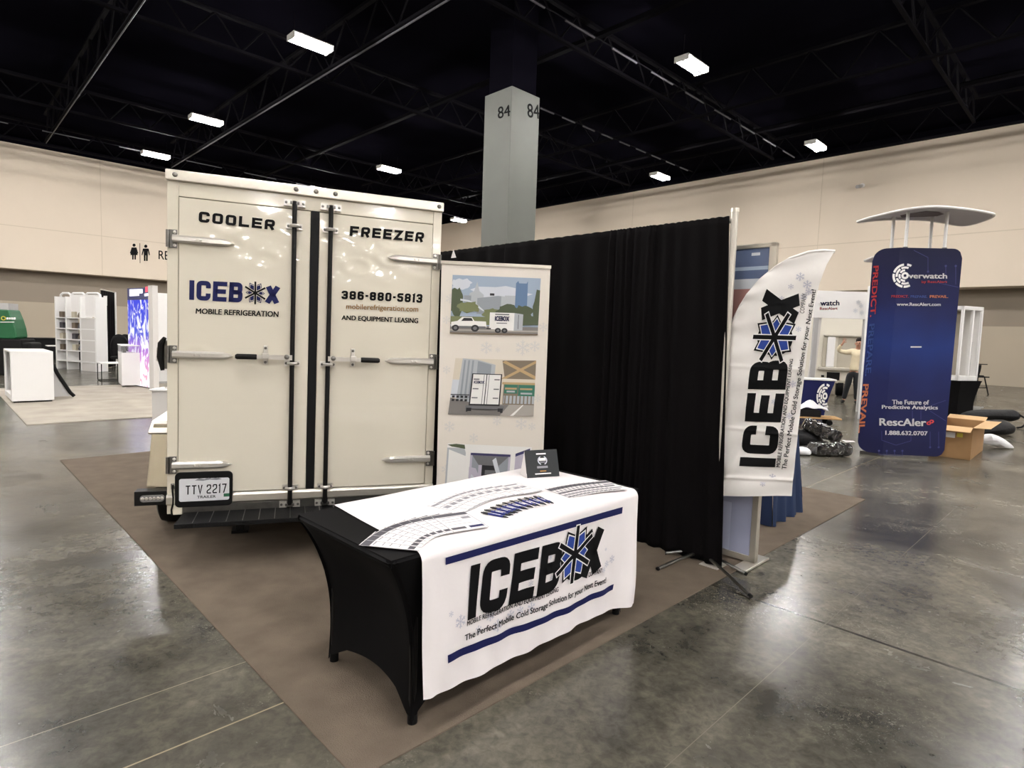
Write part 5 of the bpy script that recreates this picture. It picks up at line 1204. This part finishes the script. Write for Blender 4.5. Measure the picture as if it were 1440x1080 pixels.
V = [((.06, 0, .95), (.06, .05)), ((.07, 0, 1.12), (.10, .07)), ((.09, 0, 1.30), (.135, .085)), ((.11, .0, 1.44), (.10, .07)), ((.125, -.01, 1.53), .055), ((.135, -.03, 1.59), .07), ((.135, -.035, 1.67), (.082, .1)), ((.135, -.025, 1.75), (.07, .085)),
     ((-.03, -.01, 1.45), .065), ((-.17, -.04, 1.42), .05), ((-.33, -.08, 1.46), .042), ((-.36, -.12, 1.50), .04), ((-.30, -.17, 1.60), .034), ((-.255, -.19, 1.67), .027), ((-.235, -.20, 1.72), (.04, .022)),
     ((.26, 0, 1.45), .065), ((.33, .01, 1.28), .05), ((.36, .0, 1.13), .042), ((.35, -.04, 1.0), .034), ((.345, -.07, .90), .028), ((.345, -.08, .84), (.024, .038)),
     ((-.01, 0, .84), .065), ((-.07, -.025, .50), .05), ((-.10, .0, .30), .045), ((-.13, .02, .09), .032), ((-.145, -.03, .045), .03), ((-.16, -.11, .04), .024),
     ((.13, 0, .84), .065), ((.155, -.025, .50), .05), ((.165, .0, .30), .045), ((.17, .02, .09), .032), ((.175, -.03, .045), .03), ((.18, -.11, .04), .024)]
Ed = [(0, 1), (1, 2), (2, 3), (3, 4), (4, 5), (5, 6), (6, 7), (3, 8), (8, 9), (9, 10), (10, 11), (11, 12), (12, 13), (13, 14), (3, 15), (15, 16), (16, 17), (17, 18), (18, 19), (19, 20), (0, 21), (21, 22), (22, 23), (23, 24), (24, 25), (25, 26), (0, 27), (27, 28), (28, 29), (29, 30), (30, 31), (31, 32)]
def finger(root, d, side, spread):
    base = Vector(V[root][0]); d = Vector(d).normalized(); side = Vector(side).normalized()
    for i, (o_, L) in enumerate(((-.03, .062), (-.01, .075), (.01, .07), (.03, .055))):
        a_ = len(V); V.append((tuple(base + side * o_ + d * .03), .009)); V.append((tuple(base + side * o_ * 1.3 + d * (.03 + L * .55) + Vector((0, -.012, 0))), .008)); V.append((tuple(base + side * o_ * 1.3 + d * (.03 + L) + Vector((0, -.035, 0))), .0065)); Ed.extend([(root, a_), (a_, a_ + 1), (a_ + 1, a_ + 2)])
    a_ = len(V); V.append((tuple(base + side * spread * .045 - d * .015), .010)); V.append((tuple(base + side * spread * .07 + d * .02 + Vector((0, -.02, 0))), .0085)); Ed.extend([(root, a_), (a_, a_ + 1)])
finger(14, (.3, -.1, 1), (1, .1, -.3), 1); finger(20, (0, -.2, -1), (.2, 1, 0), -1)
body = skin_mesh('body', V, Ed, 'skin', pe)
shirtV = [((.06, 0, .90), (.185, .125)), ((.065, 0, 1.0), (.175, .12)), ((.075, 0, 1.15), (.17, .118)), ((.09, 0, 1.32), (.19, .125)), ((.11, 0, 1.45), (.14, .1)), ((.12, -.005, 1.505), (.075, .07)),
          ((-.03, -.01, 1.45), .088), ((-.17, -.04, 1.42), .072), ((-.32, -.075, 1.455), .062), ((-.358, -.12, 1.50), .058), ((-.305, -.165, 1.60), .048), ((-.29, -.172, 1.62), .046),
          ((.26, 0, 1.44), .088), ((.33, .01, 1.28), .072), ((.36, 0, 1.13), .06), ((.352, -.035, 1.0), .05), ((.348, -.05, .95), .046)]
skin_mesh('shirt', shirtV, [(0, 1), (1, 2), (2, 3), (3, 4), (4, 5), (4, 6), (6, 7), (7, 8), (8, 9), (9, 10), (10, 11), (4, 12), (12, 13), (13, 14), (14, 15), (15, 16)], 'shirt', pe, 2)
trV = [((.06, 0, .97), (.165, .115)), ((.06, 0, .90), (.165, .12)), ((-.01, 0, .82), .112), ((-.065, -.025, .50), .082), ((-.10, .0, .30), .072), ((-.13, .015, .10), .062), ((.13, 0, .82), .112), ((.155, -.025, .50), .082), ((.165, 0, .30), .072), ((.17, .015, .10), .062)]
skin_mesh('trousers', trV, [(0, 1), (1, 2), (2, 3), (3, 4), (4, 5), (1, 6), (6, 7), (7, 8), (8, 9)], 'trousers', pe, 1)
for x0, x1 in ((-.14, -.165), (.172, .185)): skin_mesh('shoe', [((x0, .05, .05), .045), ((x0, -.02, .05), .05), ((x1, -.10, .042), .046), ((x1, -.17, .035), .036)], [(0, 1), (1, 2), (2, 3)], 'black_plain', pe, 1)
hairV = [((.135, .05, 1.68), .075), ((.135, .03, 1.76), .085), ((.135, -.04, 1.795), .07), ((.135, -.085, 1.78), .045), ((.062, .0, 1.72), .028), ((.208, .0, 1.72), .028)]
skin_mesh('hair', hairV, [(0, 1), (1, 2), (2, 3), (1, 4), (1, 5)], 'hair', pe, 1)
b = MB()
for s_ in (-1, 1): b.lathe([(.002, -.014), (.012, -.008), (.012, .0)], (.135 - .02 + s_ * .032, -.128, 1.685), 'hair', 8, 'y'); b.box(.115 + s_ * .032 - .02, .115 + s_ * .032 + .02, -.133, -.12, 1.705, 1.713, 'hair')
b.box(.09, .14, -.126, -.115, 1.612, 1.622, 'hair'); b.build('facial_features', pe)
b = MB(); b.prism([(.105, -.13, 1.645), (.125, -.13, 1.645), (.118, -.122, 1.70)], (0, -.018, 0), 'skin'); b.build('nose', pe, bevel=.004)
for s_ in (-1, 1): b = MB(); b.lathe([(.01, -.012), (.028, 0), (.01, .012)], (.135 + s_ * .088, -.02, 1.67), 'skin', 10, 'x'); b.build('ear', pe, True)

# ------------------------------------------------------------------ far left: white counters, screen, shelves, chairs
f0, f1, f2 = gz(16.7, 567, .012), gz(76.7, 564.5, .012), gz(6, 557, .012)
LM = frame((f0.x, f0.y, .0125), ANG); LW = abs((f1 - f0).dot(E1)); LD = 1.35; LH = .97
t = thing('white_counter', 'large white box counter with an open left side on the pale rug', 'counter', LM)
b = MB(); e_ = .035
zt = LH - e_
b.box(0, LW, 0, e_, .03, zt, 'counter_white'); b.box(LW - e_, LW, e_, LD - e_, .03, zt, 'counter_white'); b.box(0, LW, LD - e_, LD, .03, zt, 'counter_white'); b.box(0, LW, 0, LD, zt, LH, 'counter_white')
b.box(.004, LW - e_, e_, LD - e_, .03, .13, 'counter_white'); b.box(0, .03, e_, .12, .13, zt, 'counter_white'); b.box(0, .03, LD - .12, LD - e_, .13, zt, 'counter_white'); b.box(.12, .14, .1, LD - .1, .13, zt, 'counter_shade'); b.build('counter_body', t, bevel=.004)
b = MB(); b.box(.03, LW - .03, .03, LD - .03, 0, .03, 'rod_black'); b.build('plinth', t)
q = gz(83, 560, .012); AM = frame((q.x + .03, q.y, .0125), ANG + .5); t = thing('leaning_panel', 'black-edged panel leaning on the right side of the large white counter', 'panel', AM)
b = MB(); b.tube([(.28, 0, .02), (.22, .03, .1), (.02, .1, .5), (-.06, .14, .74)], .035, 'rubber', 8); b.build('panel_edge', t, True); b = MB(); b.prism([(.24, .03, .03), (.2, .05, .1), (0, .12, .5), (-.08, .16, .73), (-.2, .2, .73), (-.1, .1, .03)], (.01, .02, 0), 'counter_shade'); b.build('panel_sheet', t)
# LED counter
k0 = gz(171.5, 544.5, .012); CM2 = frame((k0.x, k0.y, .0125), ANG - .12); t = thing('glass_counter', 'white display counter with a glass top in front of the lit screen', 'counter', CM2)
CWX, CDY, CHZ = .62, .95, .84
b = MB(); b.box(0, CWX, 0, CDY, .04, CHZ, 'counter_white'); b.build('counter_body', t, bevel=.004)
for x, y in ((.03, .03), (CWX - .03, .03), (.03, CDY - .03), (CWX - .03, CDY - .03)): b = MB(); b.box(x - .025, x + .025, y - .025, y + .025, 0, .04, 'steel'); b.build('foot', t)
b = MB(); b.box(-.01, CWX + .05, -.01, CDY + .02, CHZ + .16, CHZ + .185, 'counter_white'); b.build('counter_top', t, bevel=.003)
b = MB(); b.box(0, CWX + .04, 0, .012, CHZ, CHZ + .16, 'glass'); b.box(0, .012, 0, CDY, CHZ, CHZ + .16, 'glass'); b.box(CWX + .03, CWX + .042, 0, CDY, CHZ, CHZ + .16, 'glass'); b.box(.03, .1, .03, .1, CHZ, CHZ + .16, 'steel'); b.box(.03, .1, CDY - .1, CDY - .03, CHZ, CHZ + .16, 'steel'); b.box(CWX - .1, CWX - .03, CDY - .1, CDY - .03, CHZ, CHZ + .16, 'steel'); b.build('glass_case', t)
# LED screen wall
s0_, s1_ = gz(211.5, 546.5, .012), gz(181.5, 541, .012)
ZM = frame((s1_.x, s1_.y, .0125), math.atan2((s0_ - s1_).y, (s0_ - s1_).x)); ZW = (s0_ - s1_).length; ZH = hit(ZM, 211.5, 404).z
t = thing('video_screen', 'tall lit video screen showing a blue sky and white branching shapes', 'screen', ZM)
ZP = hit(ZM, 200, 421.5).z
b = MB(); b.box(0, ZW, .002, .09, .0, ZH, 'rod_black'); b.build('cabinet', t)
b = MB(); b.grid(lambda u, v: Vector((u * ZW, 0, .02 + v * (ZP - .02))), 1, 1, 'led_screen'); b.build('lit_picture', t)
b = MB(); b.face([(0, 0, ZP), (ZW, 0, ZP), (ZW, 0, ZH), (0, 0, ZH)], 'led_dark')
for x0, y0, x1, y1, k in ((182, 413, 200.5, 407, 'led_white'), (182, 416.5, 195.5, 413.5, 'led_white'), (203, 416.5, 209, 413, 'led_white'), (204.5, 411, 207.5, 403.5, 'led_red')):
    pts = [hit(ZM, x, y, -.003) for x, y in ((x0, y0), (x1, y0 - .6), (x1, y1 - .6), (x0, y1))]; b.face(pts, k)
b.build('title_band', t)
b = MB(); b.box(ZW, ZW + .24, -.02, .1, 0, ZH + .04, 'flake_pale'); b.build('side_post', t, bevel=.004)
q = gz(222, 540); b = MB(); DX = frame((q.x + .2, q.y + 1.4, 0), ANG + .1); b.box(-1.0, 1.2, 0, .05, 0, 2.42, 'counter_white'); o = b.build('white_partition', None); o.matrix_world = DX; tag(o, 'plain white partition panel seen between the lit screen and the trailer', 'panel')
# small white cabinet beside the trailer
q = gz(214, 596.5); JM = frame((q.x, q.y, 0), .1); t = thing('side_cabinet', 'low white cabinet standing just left of the trailer fender', 'cabinet', JM)
b = MB(); b.box(0, .5, 0, .4, 0, .53, 'flake_pale'); b.build('cabinet_body', t, bevel=.004)
b = MB(); b.box(-.03, .52, -.03, .42, .53, .555, 'counter_white'); b.build('cabinet_top', t, bevel=.004)
o = MB(); o.prism([(.05, .05, .558), (.35, .02, .558), (.38, .25, .558), (.08, .28, .558)], (0, 0, .006), 'paper'); o.tube([(.15, .1, .575), (.3, .15, .58)], .012, 'chrome', 6); o = o.build('clipboard', None); o.matrix_world = JM; tag(o, 'clipboard with white paper on the low cabinet by the fender', 'clipboard')
# shelf unit with products
q0 = gz(143.5, 522.5); q1 = gz(112, 520)
SHM = frame((q0.x, q0.y, 0), math.atan2((q1 - q0).y, (q1 - q0).x)); SW = 1.95; SHH = 2.48
t = thing('shelf_unit', 'white round-topped cube shelf unit holding products at far left', 'shelf', SHM)
b = MB(); xs = [0, .72, 1.42, SW]
for x in xs: b.box(x - .03, x + .03, -.18, .18, 0, SHH - .12, 'counter_white')
for i in range(3):
    x0, x1 = xs[i], xs[i + 1]; b.tube([(x0, 0, SHH - .14), (x0 + .02, 0, SHH - .05), (x0 + .12, 0, SHH), (x1 - .12, 0, SHH), (x1 - .02, 0, SHH - .05), (x1, 0, SHH - .14)], .035, 'counter_white', 8)
b.build('frame', t, bevel=.003)
ZS = (.28, .62, .98, 1.33, 1.68)
for z in ZS: b = MB(); b.box(0, SW, -.18, .18, z - .015, z + .015, 'counter_white'); b.build('shelf_board', t)
b = MB(); b.box(.03, .69, .02, .03, 1.72, SHH - .05, 'canopy_rim'); b.box(.75, 1.39, .02, .03, 1.72, SHH - .05, 'canopy_rim'); b.build('picture_panel', t)
b = MB(); b.box(0, .7, .15, .17, .0, 1.68, 'flake_pale'); b.build('back_panel', t)
b = MB(); b.flat(disc(.5, .5, .5, .5, 20), lambda x, y: Vector((.92 + x * .2, .015, 1.95 + y * .42)), 'p_grey'); b.flat(disc(.5, .5, .5, .5, 20), lambda x, y: Vector((1.15 + x * .16, .014, 1.8 + y * .3)), 'p_bld'); b.build('panel_picture', t)
names = ['top shelf of the middle bay', 'second shelf of the middle bay', 'third shelf of the middle bay', 'fourth shelf of the middle bay', 'top shelf of the far bay', 'second shelf of the far bay', 'third shelf of the far bay', 'fourth shelf of the far bay']
i = 0
for bay, x in (('middle', 1.07), ('far', 1.68)):
    for zi, z in enumerate(ZS[::-1][:4]):
        b = MB(); rn = random.Random(i)
        b.lathe([(.10, .0), (.12, .05), (.09, .14), (.05, .2), (.07, .24)], (x - .12, -.02, z + .016), ('product_a', 'product_b')[i % 2], 12); b.box(x + .03, x + .2, -.12, .1, z + .016, z + .2, ('product_c', 'product_a', 'product_b')[i % 3])
        o = b.build('product_display', None, True); o.matrix_world = SHM; tag(o, 'small dark product display on the ' + names[i], 'product', 'products on the white shelf unit'); i += 1
# black drape with a hanging notice
q0 = gz(163.5, 515); q1 = gz(144, 519); DRM = frame((q1.x, q1.y, 0), math.atan2((q0 - q1).y, (q0 - q1).x)); DWd = (q0 - q1).length; DH = hit(DRM, 160, 411.5).z
b = MB(); b.grid(lambda u, v: Vector((u * DWd, .02 * math.sin(u * 40), .02 + v * (DH - .02))), 40, 6, 'drape_black'); o = b.build('curtain', None, True, solid=.004); o.matrix_world = DRM; tag(o, 'narrow black curtain standing right of the white shelf unit', 'curtain')
t = thing('drape_frame', 'pale upright pipe at the right edge of the narrow black curtain', 'curtain stand', DRM); b = MB(); b.tube([(DWd + .04, 0, 0), (DWd + .04, 0, DH + .03)], .035, 'counter_white', 8); b.build('upright', t); b = MB(); b.tube([(0, 0, DH + .02), (DWd, 0, DH + .02)], .02, 'pipe', 8); b.build('crossbar', t)
pts = [hit(DRM, x, y, -.06) for x, y in ((145.5, 430), (150.5, 430), (150.5, 416), (145.5, 416))]; b = MB(); b.prism(pts, (0, -.006, 0), 'paper'); 
o = b.build('notice', None); o.matrix_world = DRM; tag(o, 'white notice hanging on the narrow black curtain', 'notice')
# chairs
def shell_chair(lab, Mx, group, k='black_plain'):
    t = thing('shell_chair', lab, 'chair', Mx, group)
    b = MB(); b.grid(lambda u, v: Vector(((u - .5) * .5 * (1 - .35 * max(0, v - .6) * (2 * abs(u - .5)) ** 2), -.22 + .44 * min(1, v / .5) + .08 * max(0, v - .5), .46 + (0 if v < .45 else (v - .45) * .78) + .05 * (2 * u - 1) ** 2 * (1 - v))), 10, 14, k); b.build('seat_shell', t, True, solid=.02)
    for sx, sy in ((-1, -1), (1, -1), (1, 1), (-1, 1)): b = MB(); b.tube([(sx * .15, sy * .15, .45), (sx * .22, sy * .22, 0)], .014, 'rod_black', 8); b.build('leg', t)
    return t
def shell_round(lab, Mx, h):
    t = thing('tub_chair', lab, 'chair', Mx, 'dark rounded chairs behind the glass counter')
    b = MB(); b.grid(lambda u, v: Vector((.28 * math.cos(PI * u) * 1.0, .26 * math.sin(PI * u), .45 + v * (h - .45) * (math.sin(PI * (.08 + .84 * u)) ** .8))), 14, 8, 'black_plain'); b.build('backrest', t, True, solid=.03)
    b = MB(); b.lathe([(.26, .4), (.28, .46), (.2, .49)], (0, 0, 0), 'black_plain', 18); b.build('seat', t, True)
    for sx, sy in ((-1, -1), (1, -1), (1, 1), (-1, 1)): b = MB(); b.tube([(sx * .15, sy * .15, .42), (sx * .2, sy * .2, 0)], .014, 'rod_black', 6); b.build('leg', t)
for px_, lab in ((168.5, 'dark rounded chair behind the glass counter, the left one of two'), (177.5, 'dark rounded chair behind the glass counter, the one nearer the screen')):
    p = gy(px_, 470, 19.6 + (1.0 if 'nearer' in lab else 0)); shell_round(lab, frame((p.x, p.y, 0), .7), p.z)
q = gz(104, 517); p = gy(96, 475, q.y + 2.6); shell = shell_chair('black high-backed chair standing left of the white shelf unit', frame((p.x, p.y, 0), .9), None)
for c_ in shell.children: pass
shell.scale = (1.25, 1.25, 1.4)
# white low table with thin dark legs
q = gz(143, 536); LT = frame((q.x, q.y, 0), ANG); t = thing('low_table', 'white square low table on thin black legs beside the glass counter', 'table', LT)
b = MB(); b.box(-.05, .45, -.2, .35, .47, .5, 'counter_white'); b.build('table_top', t, bevel=.004)
for x, y in ((-.03, -.18), (.43, -.18), (.43, .33), (-.03, .33)): b = MB(); b.tube([(x, y, .47), (x, y, .012)], .012, 'rod_black', 6); b.build('leg', t)
b = MB(); b.tube([(-.03, -.18, .015), (.43, -.18, .015), (.43, .33, .015), (-.03, .33, .015), (-.03, -.18, .015)], .012, 'rod_black', 6); b.build('leg_ring', t)
q = gz(82, 517); LT2 = frame((q.x, q.y, 0), ANG); t = thing('bar_table', 'small white bar table on a grey post near the black chair', 'table', LT2)
b = MB(); b.box(-.3, .3, -.25, .25, .72, .75, 'counter_white'); b.build('table_top', t)
b = MB(); b.tube([(.1, 0, .01), (.1, 0, .72)], .05, 'steel', 10); b.build('post', t)
b = MB(); b.lathe([(.24, 0), (.24, .015), (.06, .03)], (.1, 0, 0), 'steel', 18); b.build('base', t)
q = gz(121, 516); LT3 = frame((q.x - .2, q.y + .1, 0), ANG); t = thing('side_table', 'small white side table in front of the shelf unit holding a white ornament', 'table', LT3)
b = MB(); b.box(-.45, .1, -.2, .2, .72, .75, 'counter_white'); b.build('table_top', t)
for x in (-.4, .05): b = MB(); b.box(x - .02, x + .02, -.15, .15, 0, .72, 'counter_white'); b.build('leg', t)
b = MB(); b.lathe([(.05, 0), (.12, .08), (.13, .16), (.07, .25), (.05, .3), (.08, .34)], (-.2, 0, .751), 'flake_grey', 14); o = b.build('ornament', None, True); o.matrix_world = LT3; tag(o, 'pale rounded ornament on the small side table', 'ornament')
# long black counter row and green display
RYM = frame(gy(20, 500, 23.0) * 1, ANG); p = gy(10, 478, 22.5); q = gy(112, 484, 24.8)
RM2 = frame((p.x, p.y, 0), math.atan2(q.y - p.y, q.x - p.x)); RL = (Vector((q.x, q.y)) - Vector((p.x, p.y))).length
t = thing('long_counter', 'long black covered counter running along the far left wall', 'counter', RM2)
b = MB(); b.box(0, RL, 0, .8, 0, .83, 'black_plain'); b.build('counter_body', t); b = MB(); b.box(-.02, RL, -.03, .83, .83, .87, 'black_plain'); b.build('counter_top', t)
b = MB(); b.box(2.4, 5.6, -.035, -.03, .70, .73, 'steel'); b.build('edge_strip', t)
p = gz(20, 515); GYM = gy(13, 470, 17.0); GXM = frame((GYM.x, GYM.y, 0), .25)
t = thing('black_counter', 'black covered counter under the green display at the left picture edge', 'counter', GXM)
b = MB(); b.box(-1.2, .42, -.3, .5, 0, 1.02, 'black_plain'); b.build('counter_body', t, bevel=.04); b = MB(); b.box(.1, .62, -.25, .4, .6, .93, 'black_plain'); b.build('counter_step', t, bevel=.05)
GGM = GXM @ Matrix.Translation((0, 0, 1.022)); t = thing('green_display', 'rounded green display block with a yellow ring and white lettering at the left edge', 'display', GGM)
ztop = hit(GGM, 20, 436).z
b = MB(); prof = [(-1.0, 0), (.25, 0), (.3, .06), (.27, .3), (.21, .55), (.12, ztop), (-1.0, ztop)]
b.prism([(x, -.25, z) for x, z in prof], (0, .6, 0), 'green'); b.build('hood', t, bevel=.03)
b = MB(); b.box(-1.0, .1, -.2, .3, ztop, ztop + .18, 'counter_shade'); b.build('grey_cap', t)
c0 = hit(GGM, 4.8, 447.5, -.262); b = MB(); b.flat(arcband(0, 0, .62, 1, 0, 360, 20), lambda x, y: c0 + Vector((x * .06, 0, y * .06)), 'yellow'); b.build('ring_emblem', t)
b = MB()
for i, (x0, x1) in enumerate(((9, 12), (12.6, 15), (15.6, 18.4), (19, 22))): b.face([hit(GGM, x, y, -.262) for x, y in ((x0, 449.2), (x1, 449.2), (x1, 446.4), (x0, 446.4))], 'white_ink')
b.build('white_marks', t)
b = MB(); b.face([hit(GGM, x, y, -.262) for x, y in ((0, 453.5), (20, 453.5), (20, 452.3), (0, 452.3))], 'flake_pale'); b.build('trim_line', t)
q = gz(10, 500); p = gy(100, 462, 21.5); GFM = frame((p.x, p.y, 0), ANG); t = thing('glass_case', 'grey framed display case beside the white shelf unit', 'case', GFM)
b = MB(); b.box(-.35, .45, 0, .5, .9, 1.36, 'product_c'); b.box(-.35, .45, -.02, .52, 1.36, 1.40, 'steel'); b.build('case_body', t); b = MB(); b.box(-.35, .45, -.01, .5, 0, .9, 'black_plain'); b.build('case_base', t)
